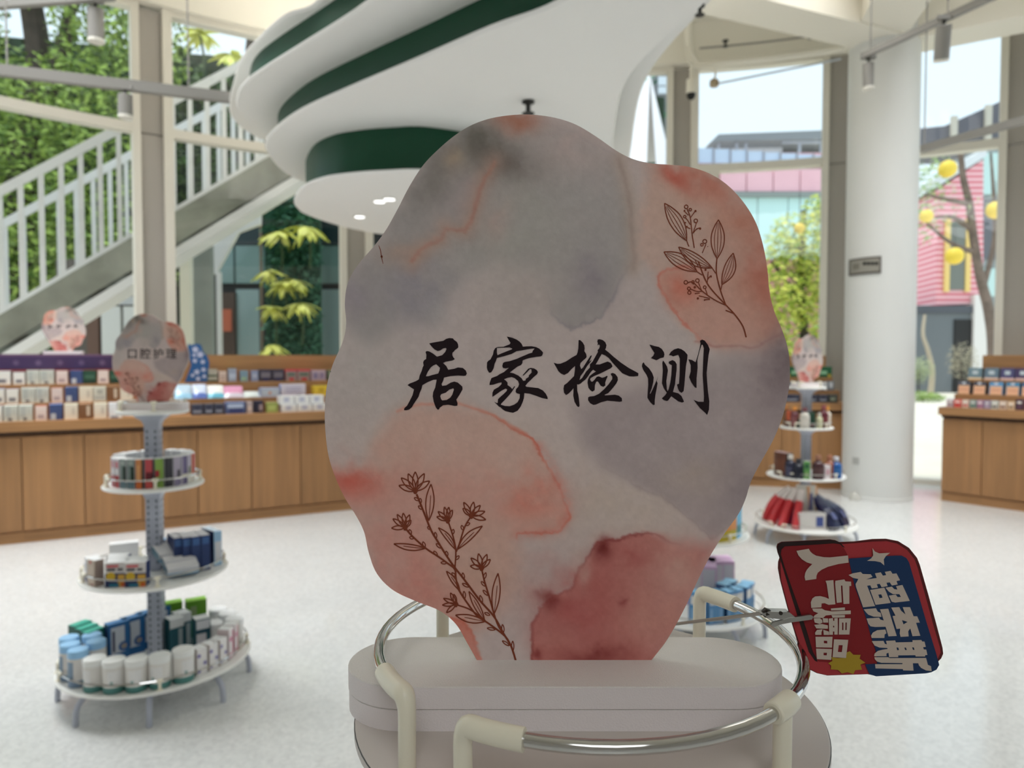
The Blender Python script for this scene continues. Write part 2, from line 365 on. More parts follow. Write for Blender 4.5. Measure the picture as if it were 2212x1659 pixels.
sprinkler(atz(1141, 219, Z2-.002), 'small dark fire sprinkler under the white tier above the big sign', 1.25)
for u, v, l in ((1560, 104, 'fire sprinkler on the cream pipe left of the round column'), (1741, 98, 'fire sprinkler on the beam just left of the round column'), (1512, 12, 'fire sprinkler at the edge of the white tier near the beam')):
    c = wp(th_u(u, WR-.36), WR-.36, 5.0+.06) if u > 1530 else atz(u, v, Z3-.002); sprinkler(c, l, 1.2 if u > 1530 else .8)

# ------------------------------------------------------------------ light tracks, spots, camera
def track(pts, lab, w_=.05, h_=.05, drops=()):
    a, b_ = pts; r_ = thing('light_track', a, lab, 'light track')
    bb = B(); bb.bar(a, b_, w_, h_, GREY); bb.build('rail', r_)
    for t in drops:
        p = Vector(a)+(Vector(b_)-Vector(a))*t; bb = B(); bb.tube([p+Vector((0, 0, h_/2)), Vector((p.x, p.y, 5.4))], .006, GREY, 6); bb.build('suspension_rod', r_)
    return r_
def spot(p, tilt, lab, L=.17, r=.055, lit=True):
    r_ = thing('track_spotlight', p, lab, 'spotlight')
    ax = Vector(tilt).normalized(); x = ax.orthogonal().normalized()
    bb = B(); bb.bar(Vector(p)-Vector((.06, 0, 0)), Vector(p)+Vector((.06, 0, 0)), .035, .03, GREY); bb.build('adapter', r_)
    s0 = Vector(p)+ax*.05; bb = B(); bb.tube([Vector(p), s0], .014, DARK, 8); bb.build('joint', r_)
    bb = B(); bb.tube([s0, s0+ax*.004, s0+ax*L], [r*.9, r, r], GREY, 20); bb.build('lamp_body', r_)
    bb = B(); bb.tube([s0+ax*(L+.0005), s0+ax*(L+.02)], [r*1.02, r*1.02], mat('lamp_rim', (226, 222, 212), .35), 20); bb.build('lamp_rim', r_)
track((atz(-60, 145, 3.42), atz(512, 213, 3.42)), 'long grey light track crossing in front of the left windows', .06, .075, (.12, .8))
spot(atz(270, 190, 3.40), (0, 0, -1), 'grey cylinder spotlight hanging from the long left track before the post', .15, .05)
track((atz(-40, 14, 4.0), atz(245, -8, 4.0)), 'short grey light track at the top left corner', .05, .05, (.3,))
spot(atz(206, 4, 4.0), (0, 0, -1), 'grey cylinder spotlight at the top left in front of the trees', .22, .055)
track((atz(1862, 122, 4.0), atz(2240, -52, 4.0)), 'grey light track slanting up across the round column', .045, .05, (.06, .55))
spot(atz(1876, 124, 3.98), (0.02, 0, -1), 'lit grey spotlight hanging in front of the round column', .2, .045)
spot(atz(2040, 38, 3.98), (.12, .3, -1), 'tilted grey spotlight right of the round column', .24, .055)
track((atz(1992, 322, 3.25), atz(2260, 246, 3.25)), 'grey light track low in front of the right window', .05, .06, (.02,))
bb = B(); c = wp(th_u(1488, WR-.3), WR-.3, 4.47); bb.lathe([(.02, .40), (.02, .2), (.055, .19), (.06, .06), (.055, .03)], CREAM, 20, c)
cc = T(bb.build('security_camera', loc=c), 'dome security camera on a stem in front of the right window post', 'camera')
bb = B(); bb.lathe([(.052, .03), (.05, .0), (.035, -.03), (.005, -.045)], BLACK, 20, c); bb.build('dome', cc)
c = wp(th_u(1537, WR-.4), WR-.4, 4.53); bb = B(); bb.lathe([(.045, 0), (.055, .02), (.05, .07), (.02, .09)], mat('sensor_beige', (176, 158, 128), .5), 16, c)
sd = T(bb.build('sensor_lamp', loc=c), 'small beige sensor head on a thin conduit in the right window', 'sensor')
bb = B(); bb.tube([c+Vector((.02, 0, .03)), wp(th_u(1806, WR-.15), WR-.15, 4.80)], .012, mat('conduit_blue', (205, 212, 222), .5), 8); bb.build('conduit', sd)
bb = B(); bb.tube(catmull([c+Vector((0, 0, .08)), c+Vector((0, .02, .2)), c+Vector((-.25, .05, .26)), c+Vector((-.3, .1, .5))], 6), .012, CREAM, 8); bb.build('conduit', sd)
# ================================================================== OUTSIDE
gp = B(); gp.box(-60, 60, -30, 90, -.35, -.06, mat('paving', (236, 229, 214), .8, k=1.0, noise=(1.2, .05))); struct(gp.build('ground'))
def leaves(bb, m, cen, rad, n, s, flat=.6, droop=.0):
    c = np.array(cen); d = np.random.normal(size=(n, 3)); d /= np.linalg.norm(d, axis=1)[:, None]
    p = c+d*np.array(rad)*(np.random.rand(n, 1)**.45)
    for q in p:
        a = Vector(np.random.normal(size=3)); a.normalize(); b_ = a.orthogonal().normalized(); t = Vector((a.x, a.y, a.z*flat-droop)).normalized()
        k = s*random.uniform(.6, 1.3); q = Vector(q)
        bb.face([q-t*k, q+b_*k*.45, q+t*k, q-b_*k*.45], m)
BARK = mat('bark_dark', (62, 54, 48), .9, noise=(6, .4))
def tree(name, label, trunk, r0, blobs, m, n, s, branches=(), group=None, bark=None):
    base = trunk[0]; o = thing(name, (base[0], base[1], -.06), label, 'tree', group)
    if bark is None: bark = BARK
    bb = B(); P = catmull(trunk, 5); bb.tube(P, [r0*(1-.6*i/len(P)) for i in range(len(P))], bark, 9); bb.build('trunk', o)
    for br in branches:
        bb = B(); P = catmull(br, 4); bb.tube(P, [r0*.5*(1-.7*i/len(P)) for i in range(len(P))], bark, 7); bb.build('branch', o)
    bb = B()
    for c, r in blobs: leaves(bb, m, c, r, int(n*r[0]*r[2]), s)
    bb.build('foliage', o, smooth=False, kind='stuff')
    return o
LG1 = leafmat('leaf_mid_green', (70, 104, 40), (186, 214, 110)); LG2 = leafmat('leaf_dark_green', (28, 50, 30), (92, 122, 66))
LY = leafmat('leaf_yellow_green', (150, 184, 60), (250, 244, 120)); LT = leafmat('leaf_teal', (40, 88, 70), (92, 148, 120)); LP = leafmat('leaf_pale', (150, 160, 120), (196, 206, 160))
# hillside hedge wall far left
bb = B(); bb.hexa([(-16, 14.5, -.06), (3.5, 16.5, -.06), (3.5, 17, -.06), (-16, 15, -.06), (-16, 14.5, 8.4), (3.5, 16.5, 7.4), (3.5, 17, 7.4), (-16, 15, 8.4)], mat('hedge_core', (34, 58, 40), .9, noise=(3, .5)))
hw = T(bb.build('green_wall', loc=(-6, 15, -.06)), 'tall dark planted wall behind the outside stair', 'green wall')
bb = B()
for k in range(15): leaves(bb, LT if k > 8 else LG2, (-14+k*1.2, 14.5+.1*k, 4.2), (1.0, .35, 4.2), 420, .13)
bb.build('creeper', hw, smooth=False, kind='stuff')
tree('broadleaf_tree', 'leafy tree with a dark forked trunk outside the far left window', [(-8.3, 11.6, -.06), (-8.1, 11.6, 3), (-7.75, 11.6, 5), (-7.6, 11.6, 6.1), (-7.9, 11.7, 7.8)], .34,
     [((-8.8, 11.8, 5.2), (1.5, 1.0, 1.5)), ((-7.0, 11.3, 5.0), (1.3, .9, 1.2)), ((-8.2, 11.2, 3.2), (2.2, .9, 1.4)), ((-6.3, 11.6, 6.5), (1.1, .9, 1.2)), ((-9.4, 11.4, 7.6), (1.7, .8, 1.2)), ((-7.4, 11.3, 7.8), (1.3, .7, .9)), ((-6.4, 11.3, 3.2), (1.2, .8, 1.2))], LG1, 1900, .062,
     branches=[[(-7.7, 11.6, 5.2), (-7.2, 11.5, 6.2), (-6.9, 11.5, 7.6)], [(-7.9, 11.6, 4.5), (-8.7, 11.5, 5.6), (-9.2, 11.6, 7.0)]])
tree('broadleaf_tree', 'bushy tree behind the lower stair railing on the left', [(-10.2, 12.6, -.06), (-10.1, 12.6, 2.5), (-9.8, 12.5, 5), (-9.9, 12.4, 7.6)], .26,
     [((-10.4, 12.3, 4.4), (1.5, .9, 1.6)), ((-10.0, 12.3, 7.2), (1.4, .8, 1.2)), ((-9.4, 12.2, 1.8), (1.6, .8, 1.3))], LG1, 1300, .066)
tree('broadleaf_tree', 'dark green tree behind the stair, right of the left window post', [(-5.0, 12.8, -.06), (-5.0, 12.8, 3), (-4.8, 12.8, 5.2), (-4.6, 12.8, 7.2)], .2,
     [((-5.2, 12.6, 5.2), (1.2, .8, 1.5)), ((-4.3, 12.6, 4.2), (1.1, .7, 1.2))], LG2, 1000, .07)

# outside stair: white railings, concrete string
SA, SDV = Vector((-5.08, 7.25, 0)), Vector((.884, .468, 0)); SNV = Vector((-.468, .884, 0))
def sp(s, d=0, z=0): return SA+SDV*s+SNV*d+Vector((0, 0, z))
zs = lambda s: 1.93+.735*s
st = thing('outdoor_stair', sp(-2.2), 'concrete outdoor stair with white railings climbing to the right outside the left windows', 'stair')
CONC = mat('string_concrete', (176, 178, 164), .8, k=.72, noise=(2.2, .35)); SW = mat('stair_white', (242, 245, 243), .5, k=1.1)
S0, S1 = -2.3, 4.4
for d0, nm in ((0, 'stringer'), (1.2, 'stringer')):
    bb = B(); q = [sp(S0, d0, zs(S0)-.40), sp(S1, d0, zs(S1)-.40), sp(S1, d0+.14, zs(S1)-.40), sp(S0, d0+.14, zs(S0)-.40), sp(S0, d0, zs(S0)), sp(S1, d0, zs(S1)), sp(S1, d0+.14, zs(S1)), sp(S0, d0+.14, zs(S0))]
    for p in q: p.z = max(p.z, -.06)
    bb.hexa(q, CONC); bb.build(nm, st)
bb = B(); q = [sp(S0+.45, -.02, zs(S0+.45)-.51), sp(S1, -.02, zs(S1)-.51), sp(S1, 1.36, zs(S1)-.52), sp(S0+.45, 1.36, zs(S0+.45)-.52), sp(S0+.45, -.02, zs(S0+.45)-.40), sp(S1, -.02, zs(S1)-.40), sp(S1, 1.36, zs(S1)-.40), sp(S0+.45, 1.36, zs(S0+.45)-.40)]
for p in q: p.z = max(p.z, -.058)
bb.hexa(q, mat('stair_soffit', (246, 246, 236), .6, k=1.1)); bb.build('soffit', st)
ns = 18
for k in range(ns):
    s = S0+.3+k*(S1-S0-.35)/ns; bb = B(); z = zs(s)-.10
    q = [sp(s, .14, z-.1), sp(s+.36, .14, z-.1), sp(s+.36, 1.2, z-.1), sp(s, 1.2, z-.1)]; bb.hexa(q+[p+Vector((0, 0, .1)) for p in q], CONC); bb.build('step', st)
for d0, h in ((.07, 1.24), (1.27, 1.20)):
    bb = B(); bb.bar(sp(S0+.5, d0, zs(S0+.5)+h), sp(S1, d0, zs(S1)+h), .06, .085, SW); bb.build('handrail', st)
    bb = B(); bb.bar(sp(S0+.5, d0, zs(S0+.5)+.03), sp(S1, d0, zs(S1)+.03), .05, .05, SW); bb.build('bottom_rail', st)
    s = S0+.6+(.06 if d0 > 1 else 0)
    while s < S1:
        bb = B(); bb.bar(sp(s, d0, zs(s)+.0), sp(s, d0, zs(s)+h), .05, .045, SW, up=SNV); bb.build('baluster', st); s += .178
# things under / behind the stair
def slab(u0, u1, v0, v1, Y, th_, m, bb=None, zmin=None):     # upright panel standing at depth Y
    bb = bb or B(); a, b_ = aty(u0, v0, Y), aty(u1, v1, Y); z0, z1 = min(a.z, b_.z), max(a.z, b_.z)
    if zmin is not None: z0 = zmin
    bb.box(min(a.x, b_.x), max(a.x, b_.x), Y, Y+th_, z0, z1, m); return bb
sh = thing('utility_shed', (-5.7, 10.3, -.06), 'pale shed with double doors tucked under the outside stair', 'shed')
slab(120, 305, 560, 800, 10.5, 1.0, mat('shed_wall', (92, 86, 80), .8), zmin=-.06).build('shed_wall', sh)
for a, b_ in ((218, 262), (266, 310)): slab(a, b_, 662, 800, 10.42, .07, mat('shed_door', (218, 218, 214), .6, k=.95), zmin=-.05).build('door', sh)
slab(186, 214, 655, 800, 10.42, .07, mat('shed_frame', (104, 78, 66), .8), zmin=-.05).build('door_frame', sh)
slab(218, 310, 640, 658, 10.42, .07, mat('shed_lintel', (188, 190, 192), .7)).build('lintel', sh)
bb = slab(386, 413, 500, 800, 9.3, .1, mat('pillar_white', (240, 238, 222), .6, k=1.0), zmin=-.06); T(bb.build('entrance_pillar', loc=(-4.2, 9.4, -.06)), 'white square pillar outside, just right of the left window post', 'pillar')
bb = slab(414, 459, 470, 800, 9.6, .1, mat('pillar_grey', (150, 156, 150), .8, k=1.0, noise=(1.5, .15)), zmin=-.06); T(bb.build('concrete_pier', loc=(-4.1, 9.8, -.06)), 'grey stained concrete pier beside the white pillar outside', 'pillar')
cy = 10.0; G0 = [(458, 480), (561, 436), (561, 484), (514, 502), (466, 590), (458, 592)]
bb = B(); bb.prism([aty(u, v, cy) for u, v in G0], [aty(u, v, cy)+Vector((0, .08, 0)) for u, v in G0], mat('canopy_white', (236, 234, 232), .6, k=1.2))
bb.box(aty(458, 0, cy).x, aty(467, 0, cy).x, cy, cy+.06, -.06, aty(0, 588, cy).z, mat('canopy_white'))
T(bb.build('entrance_canopy', loc=aty(470, 800, cy), smooth=False), 'white angled canopy frame over the dark glass entrance', 'canopy')
# glass-fronted building behind
Yb = 11.2; bd = thing('glass_building', aty(620, 776, Yb), 'dark glazed building front with an orange notice beyond the left windows', 'building')
slab(440, 1000, 470, 800, Yb+.3, 3.0, mat('facade_dark', (42, 44, 46), .6), zmin=-.06).build('wall', bd)
TEAL = mat('facade_glass', (120, 152, 148), .12, k=.9, spec=.8)
for a, b_ in ((468, 505), (508, 561), (567, 625), (630, 680), (688, 742), (748, 800), (806, 870)):
    slab(a, b_, 530, 612, Yb+.22, .05, TEAL).build('window_pane', bd)
for a, b_ in ((510, 561), (690, 742), (748, 800)): slab(a, b_, 625, 800, Yb+.22, .05, mat('facade_glass_low', (150, 176, 176), .15, k=.9, spec=.8), zmin=0).build('window_pane', bd)
for u in (563, 684): slab(u-3, u+3, 440, 800, Yb+.1, .08, mat('facade_mullion', (166, 146, 122), .5), zmin=-.05).build('mullion', bd)
slab(462, 745, 478, 528, Yb+.2, .08, mat('facade_band', (22, 46, 50), .4)).build('fascia', bd)
d_ = slab(466, 508, 632, 800, Yb+.15, .12, mat('door_brown', (84, 66, 56), .6), zmin=-.05).build('door', bd)
slab(478, 500, 668, 716, Yb+.12, .02, mat('notice_orange', (196, 104, 74), .6)).build('notice', d_)
iv = thing('climbing_ivy', aty(625, 776, 10.7), 'dense green ivy screen in front of the dark glass building', 'plant')
bb = slab(570, 694, 400, 800, 10.75, .08, mat('ivy_core', (44, 84, 66), .9, noise=(8, .5)), zmin=-.06); bb.build('trellis', iv)
bb = B()
for v in range(380, 800, 30): leaves(bb, LT, aty(632, v, 10.68), (.47, .1, .2), 170, .05)
bb.build('foliage', iv, smooth=False, kind='stuff')
# umbrella plants: each has big drooping leaves
LEAFY = leafmat('umbrella_leaf', (216, 226, 92), (252, 248, 150)); LEAFG = leafmat('umbrella_leaf_green', (136, 168, 62), (206, 212, 90))
lm = None
def leaf_mesh():
    bb = B(); n = 5
    for k in range(n):
        t0, t1 = k/n, (k+1)/n; w0, w1 = math.sin(PI*t0**.8)*.2+.01, math.sin(PI*min(1, t1)**.8)*.2+.004
        z = lambda t: -.4*t*t
        for sg in (-1, 1):
            bb.face([(0, t0, z(t0)), (sg*w0, t0, z(t0)-.05), (sg*w1, t1, z(t1)-.05), (0, t1, z(t1))], LEAFY)
    return bb.mesh('leaf')
LM = leaf_mesh()
def cluster(u, v, Y, size, label, n=14, stem=.6):
    c = aty(u, v, Y); o = thing('umbrella_plant', c, label, 'plant', 'yellow-green umbrella plants')
    bb = B(); bb.tube([c, c+Vector((.03, .05, -.5*stem)), c+Vector((.0, .1, -stem))], .018, mat('plant_stem', (60, 84, 52), .7), 6); bb.build('stem', o)
    for k in range(n):
        l = D.objects.new('leaf', LM); COL.objects.link(l); l.parent = o; s = size*random.uniform(.85, 1.1)
        l.scale = (s, s, s); l.rotation_euler = (random.uniform(-.65, .3), random.uniform(-.3, .3), 2*PI*k/n+random.uniform(-.2, .2))
for u, v, Y, s, l in ((603, 500, 10.4, .33, 'yellow-green umbrella plant high on the ivy, left of a twin'), (664, 490, 10.4, .33, 'yellow-green umbrella plant high on the ivy, just under the lowest ceiling tier'),
                      (582, 585, 10.3, .26, 'pale umbrella plant on the ivy below the upper two, at its left edge'), (612, 610, 10.3, .3, 'bright umbrella plant in the middle of the ivy'),
                      (648, 655, 10.3, .3, 'lowest right umbrella plant on the ivy'), (590, 662, 10.3, .26, 'low umbrella plant at the left edge of the ivy'), (640, 605, 10.35, .24, 'small umbrella plant at the right of the ivy middle'),
                      (585, 745, 10.2, .28, 'umbrella plant just above the wooden counter back'), (432, 72, 10.6, .3, 'umbrella plant high beside the left window post'), (500, 118, 10.6, .3, 'umbrella plant beside the upper stair rail')):
    cluster(u, v, Y, s, l)

# ---- right side: pink building, tent, trees
Yp = 24.0; pk = thing('pink_building', aty(1650, 780, Yp), 'far pink clad building with a glass roof railing and teal windows', 'building')
PINK = mat('pink_cladding', (236, 176, 186), .7, k=1.25, noise=(.6, .06))
slab(1440, 1840, 365, 800, Yp, 6, mat('pink_wall', (206, 196, 196), .7), zmin=-.06).build('wall', pk)
for k in range(7): slab(1440+58*k, 1440+58*k+55, 366, 413, Yp-.12, .12, PINK).build('panel', pk)
slab(1440, 1840, 330, 363, Yp+.4, .3, mat('pink_upper', (224, 176, 184), .7)).build('parapet', pk)
slab(1440, 1840, 414, 424, Yp-.25, .3, mat('gutter_grey', (146, 156, 154), .6)).build('gutter', pk)
for k in range(6): slab(1440+66*k, 1440+66*k+62, 426, 560, Yp-.06, .06, mat('teal_glass', (190, 228, 222), .15, k=1.25)).build('window_pane', pk)
for k in range(9): slab(1470+36*k, 1470+36*k+34, 318+k*2.2, 352, Yp+.1, .05, mat('rail_glass', (196, 214, 238), .2, k=1.0)).build('railing_panel', pk)
for k in range(9): slab(1470+36*k-1, 1470+36*k+1.5, 314+k*2.2, 362, Yp+.05, .06, mat('rail_post', (150, 150, 160), .5)).build('railing_post', pk)
slab(1440, 1840, 562, 800, Yp-.1, .1, mat('pink_base', (196, 128, 132), .7), zmin=-.05).build('base_wall', pk)
Yr = 27; rf = thing('roof_canopy', aty(1660, 310, Yr), 'flat grey roof canopy above the pink building', 'roof')
R0 = [(1530, 312), (1552, 290), (1810, 280), (1810, 300), (1552, 304)]
bb = B(); bb.prism([aty(u, v, Yr) for u, v in R0], [aty(u, v, Yr)+Vector((0, 3, 0)) for u, v in R0], mat('roof_grey', (138, 144, 148), .6)); bb.build('roof_slab', rf)
slab(1536, 1690, 305, 336, Yr+1, 1.5, mat('roof_box', (238, 242, 248), .6, k=1.0)).build('plant_room', rf)
slab(1692, 1810, 302, 340, Yr+1.2, 1.5, mat('roof_shade', (120, 122, 124), .7)).build('shaded_bay', rf)
for u in (1553, 1592, 1612, 1728, 1775): slab(u-2, u+2, 300, 345, Yr+.3, .12, mat('roof_post', (190, 198, 210), .5)).build('post', rf)
slab(1690, 1810, 303, 309, Yr+.2, .1, mat('roof_post')).build('rail', rf)
bb = slab(1408, 1448, 150, 700, 19, 3, mat('dark_block', (128, 130, 134), .7), zmin=-.06)
db = T(bb.build('grey_building', loc=aty(1428, 780, 19)), 'grey building edge seen behind the white tent peak', 'building')
for v0, v1 in ((165, 184), (187, 202)): slab(1422, 1441, v0, v1, 18.95, .06, mat('bright_pane', (226, 236, 246), .2, k=1.0)).build('window_pane', db)
Yt = 13.0; tn = thing('tent_canopy', aty(1400, 780, Yt), 'white pointed tent canopy outside behind the sign shoulder', 'tent')
ap = aty(1404, 158, Yt+1.2); bs = [aty(1300, 372, Yt), aty(1397, 352, Yt-.3), aty(1447, 362, Yt), aty(1450, 350, Yt+2.4), aty(1310, 350, Yt+2.4)]
TW = mat('tent_white', (240, 238, 242), .7, k=1.0)
for k in range(5):
    a, b_ = bs[k], bs[(k+1) % 5]; bb = B()
    if k == 1:
        a = aty(1418, 366, Yt-.2)
    mid = (a+b_)/2; o_ = (Vector((0, 1, 0)))*.02
    bb.prism([a, b_, ap], [a+o_, b_+o_, ap+o_], TW); bb.build('fabric_panel', tn)
for a in (bs[0], bs[2]):
    bb = B(); bb.tube([a, (a.x, a.y, -.06)], .04, GREY, 8); bb.build('pole', tn)
tree('yellow_leaf_tree', 'yellow-green tree outside between the sign and the round column', [(5.15, 12.5, -.06), (5.15, 12.5, 1.6), (5.05, 12.5, 2.8), (5.1, 12.5, 4.0)], .1,
     [((4.6, 12.4, 2.4), (.55, .5, .8)), ((5.3, 12.4, 2.6), (.5, .4, .9)), ((4.9, 12.4, 3.4), (.55, .4, .55)), ((5.35, 12.4, 3.9), (.35, .3, .4)), ((4.75, 12.3, 1.5), (.35, .3, .35))], LY, 2700, .062,
     branches=[[(5.15, 12.5, 2.2), (4.8, 12.4, 2.7), (4.5, 12.4, 3.1)], [(5.1, 12.5, 2.7), (5.4, 12.5, 3.2)]])
tree('small_green_tree', 'green shrub tree low behind the yellow-green tree', [(6.1, 14.2, -.06), (6.1, 14.2, 1), (6.05, 14.2, 2)], .06, [((5.8, 14.1, 1.9), (.55, .4, .8)), ((6.3, 14.2, 1.3), (.4, .3, .7))], LG1, 1000, .06)
def ball(u, v, Y, r, lab):
    c = aty(u, v, Y); bb = B(); prof = [(r*math.sin(PI*k/10)+.001, -r*math.cos(PI*k/10)) for k in range(11)]
    bb.lathe(prof, mat('lantern_yellow', (248, 214, 74), .5, k=1.0), 18, c)
    o = T(bb.build('paper_lantern', loc=c), lab, 'lantern', 'yellow ball lanterns in the trees'); 
    bb = B(); bb.tube([c+Vector((0, 0, r)), c+Vector((0, 0, r+.5))], .006, DARK, 5); bb.build('hanging_cord', o)
ball(1727, 493, 12.1, .09, 'yellow ball lantern in the yellow-green tree left of the column')
for u, v, r, l in ((2047, 365, .118, 'highest yellow ball lantern outside the right window'), (2001, 467, .09, 'yellow ball lantern closest to the round column'), (2150, 454, .118, 'yellow ball lantern beside the right window post'), (2062, 553, .118, 'lowest yellow ball lantern outside the right window')): ball(u, v, 17.3, r*1.75, l)
# red brick house on the right
Yh = 31.0; hs = thing('red_house', aty(2080, 780, Yh), 'red clad gabled house with a dark ground floor beyond the right window', 'building')
def siding():
    m = mat('red_siding', (208, 120, 130), .7, k=1.0); nt = m.node_tree
    tc = nt.nodes.new('ShaderNodeTexCoord'); wv = nt.nodes.new('ShaderNodeTexWave'); wv.bands_direction = 'Z'; wv.inputs['Scale'].default_value = 1.3; wv.inputs['Distortion'].default_value = .2
    r = nt.nodes.new('ShaderNodeValToRGB'); r.color_ramp.elements[0].color = rgb((214, 120, 132), 1.1); r.color_ramp.elements[1].color = rgb((238, 192, 198), 1.1); r.color_ramp.elements[0].position = .35; r.color_ramp.elements[1].position = .8
    nt.links.new(tc.outputs['Object'], wv.inputs[0]); nt.links.new(wv.outputs[0], r.inputs[0]); nt.links.new(r.outputs[0], nt.nodes['Principled BSDF'].inputs['Base Color']); return m
H0 = [(2022, 660), (2124, 655), (2124, 345), (2022, 412)]
bb = B(); bb.prism([aty(u, v, Yh) for u, v in H0], [aty(u, v, Yh)+Vector((1.2, 8, 0)) for u, v in H0], siding()); bb.build('wall', hs)
bb = B(); a, b_ = aty(2012, 412, Yh-.15), aty(2132, 336, Yh-.15); bb.prism([a, b_, b_+Vector((0, 0, .4)), a+Vector((0, 0, .4))], [p+Vector((1.2, 8.3, 0)) for p in (a, b_, b_+Vector((0, 0, .4)), a+Vector((0, 0, .4)))], mat('house_roof', (220, 224, 228), .6, k=1.0)); bb.build('roof', hs)
slab(1975, 2128, 662, 838, Yh-.1, 3, mat('house_base', (112, 118, 122), .7), zmin=-.06).build('ground_floor', hs)
slab(2062, 2106, 690, 800, Yh-.16, .05, BLACK, zmin=-.05).build('doorway', hs)
slab(2106, 2132, 636, 838, Yh-.3, .3, mat('house_pier', (232, 228, 224), .6), zmin=-.06).build('pier', hs)
slab(1978, 2110, 660, 676, Yh-.2, .2, mat('house_band', (80, 84, 92), .5)).build('band', hs)
wf = slab(2048, 2092, 478, 626, Yh-.08, .08, mat('house_window', (120, 124, 116), .2)).build('window', hs)
for a, b_ in ((2044, 2051), (2089, 2096)): slab(a, b_, 472, 630, Yh-.14, .12, mat('window_yellow', (240, 208, 128), .6)).build('window_frame', wf)
bb = slab(1984, 2020, 536, 838, 34, 3, mat('side_grey', (168, 172, 172), .7), zmin=-.06); gh = T(bb.build('grey_annex', loc=aty(2000, 780, 34)), 'grey annex with pale glass left of the red house', 'building')
slab(1986, 2016, 612, 664, 33.9, .08, mat('pale_glass', (196, 226, 226), .2)).build('window_pane', gh)
bb = slab(2120, 2200, 320, 660, 44, 3, mat('mid_block', (150, 158, 158), .7), zmin=-.06); mb = T(bb.build('teal_building', loc=aty(2160, 780, 44)), 'pale teal windowed building between the red house and the post', 'building')
for v0, v1 in ((330, 420), (580, 640)): slab(2126, 2196, v0, v1, 43.9, .08, mat('pale_teal', (196, 226, 222), .2)).build('window_pane', mb)
slab(2126, 2196, 430, 560, 43.92, .06, mat('mid_dark', (104, 106, 112), .6)).build('dark_bay', mb)
Yq = 52; bb = B(); Q0 = [(1960, 280), (2040, 272), (2170, 215), (2240, 205), (2240, 330), (1960, 330)]
bb.prism([aty(u, v, Yq) for u, v in Q0], [aty(u, v, Yq)+Vector((0, 3, 0)) for u, v in Q0], mat('dark_roof', (98, 98, 106), .8)); rr = T(bb.build('dark_roof', loc=aty(2100, 280, Yq)), 'dark sloping roof behind the right window', 'roof')
for u, v in ((2062, 250), (2136, 226)): slab(u-5, u+6, v, 330, Yq-.3, .25, mat('roof_stub', (196, 190, 176), .7)).build('chimney', rr)
BK2 = mat('bark_brown', (128, 112, 102), .9, k=.95, noise=(5, .3))
YT = 18.0
def tq(L_, Y): return [tuple(aty(u, v, Y)) for u, v in L_]
tb = aty(2140, 776, YT)
tree('bare_trunk_tree', 'leaning brown tree trunk with sparse leaves outside the right window', [(tb.x, YT, -.06)]+tq(((2146, 760), (2136, 670), (2118, 600), (2104, 520), (2094, 440), (2080, 380), (2074, 310)), YT), .15,
     [(tuple(aty(u, v, YT)), (r, .6, r*.8)) for u, v, r in ((2030, 430, .55), (2010, 395, .5), (2055, 470, .5), (2100, 430, .4))], LP, 170, .07, bark=BK2,
     branches=[tq(p, YT) for p in ([(2108, 545), (2075, 535), (2040, 515), (2000, 480)], [(2092, 440), (2040, 430), (2000, 420)], [(2124, 620), (2148, 520), (2146, 420), (2140, 330)], [(2102, 500), (2060, 470), (2020, 470)])])
tp_ = aty(2012, 776, 29.5)
tree('pale_trunk_tree', 'thin pale crooked trunk outside beside the round column', [(tp_.x, 29.5, -.06)]+tq(((2014, 800), (2004, 755), (1994, 722), (1998, 680)), 29.5), .12, [(tuple(aty(1998, 390, 26)), (1.1, .7, 1.2)), (tuple(aty(1990, 480, 26)), (.8, .7, 1.0))], leafmat('leaf_spring', (120, 160, 84), (196, 216, 140)), 200, .12, bark=mat('bark_pale', (196, 182, 160), .9))
def shrub(u, v, Y, r, m, lab):
    c = aty(u, v, Y); o = thing('low_shrub', (c.x, c.y, -.06), lab, 'shrub'); bb = B(); leaves(bb, m, (c.x, c.y, c.z), r, 900, .05); bb.build('foliage', o, smooth=False, kind='stuff')
    bb = B(); bb.tube([(c.x, c.y, -.06), (c.x, c.y, c.z)], .03, BARK, 6); bb.build('stem', o)
shrub(1994, 858, 24.5, (.75, .5, .22), LG1, 'low round green shrub on the bright paving by the column')
shrub(1985, 800, 29.0, (.6, .5, .6), LP, 'pale shrub at the foot of the thin crooked trunk')
shrub(2078, 780, 28.0, (.6, .5, .8), leafmat('leaf_dry', (150, 138, 120), (196, 190, 160)), 'dry beige shrub left of the right counter')
# ================================================================== WOODEN DISPLAY COUNTERS
ZC, ZA, ZB, ZP = .93, 1.055, 1.195, 1.44
class Line:
    def __init__(s, a, b): s.a = Vector((a[0], a[1], 0)); s.L = (Vector((b[0], b[1], 0))-s.a).length; s.e = (Vector((b[0], b[1], 0))-s.a).normalized(); s.n = Vector((-s.e.y, s.e.x, 0))   # n points to the window
    def p(s, t, d=0, z=0): return s.a+s.e*t+s.n*d+Vector((0, 0, z))
    def s_at(s, u, d=0):                                     # position along the line (set back by d) seen at picture column u
        r = ray(u, 776); q = s.a+s.n*d; det = s.e.x*(-r.y)+r.x*s.e.y
        return (-q.x*(-r.y)-r.x*q.y)/det
    def blk(s, bb, t0, t1, d0, d1, z0, z1, m, **k):
        p = [s.p(t0, d0, z0), s.p(t1, d0, z0), s.p(t1, d1, z0), s.p(t0, d1, z0)]
        bb.hexa(p+[q+Vector((0, 0, z1-z0)) for q in p], m, **k)
WD = [wood('oak_door_%d' % k, c, (9, 9, .5)) for k, c in enumerate(((178, 130, 85), (172, 126, 82), (182, 134, 88)))]
GAP = mat('shadow_gap', (70, 48, 34), .8)
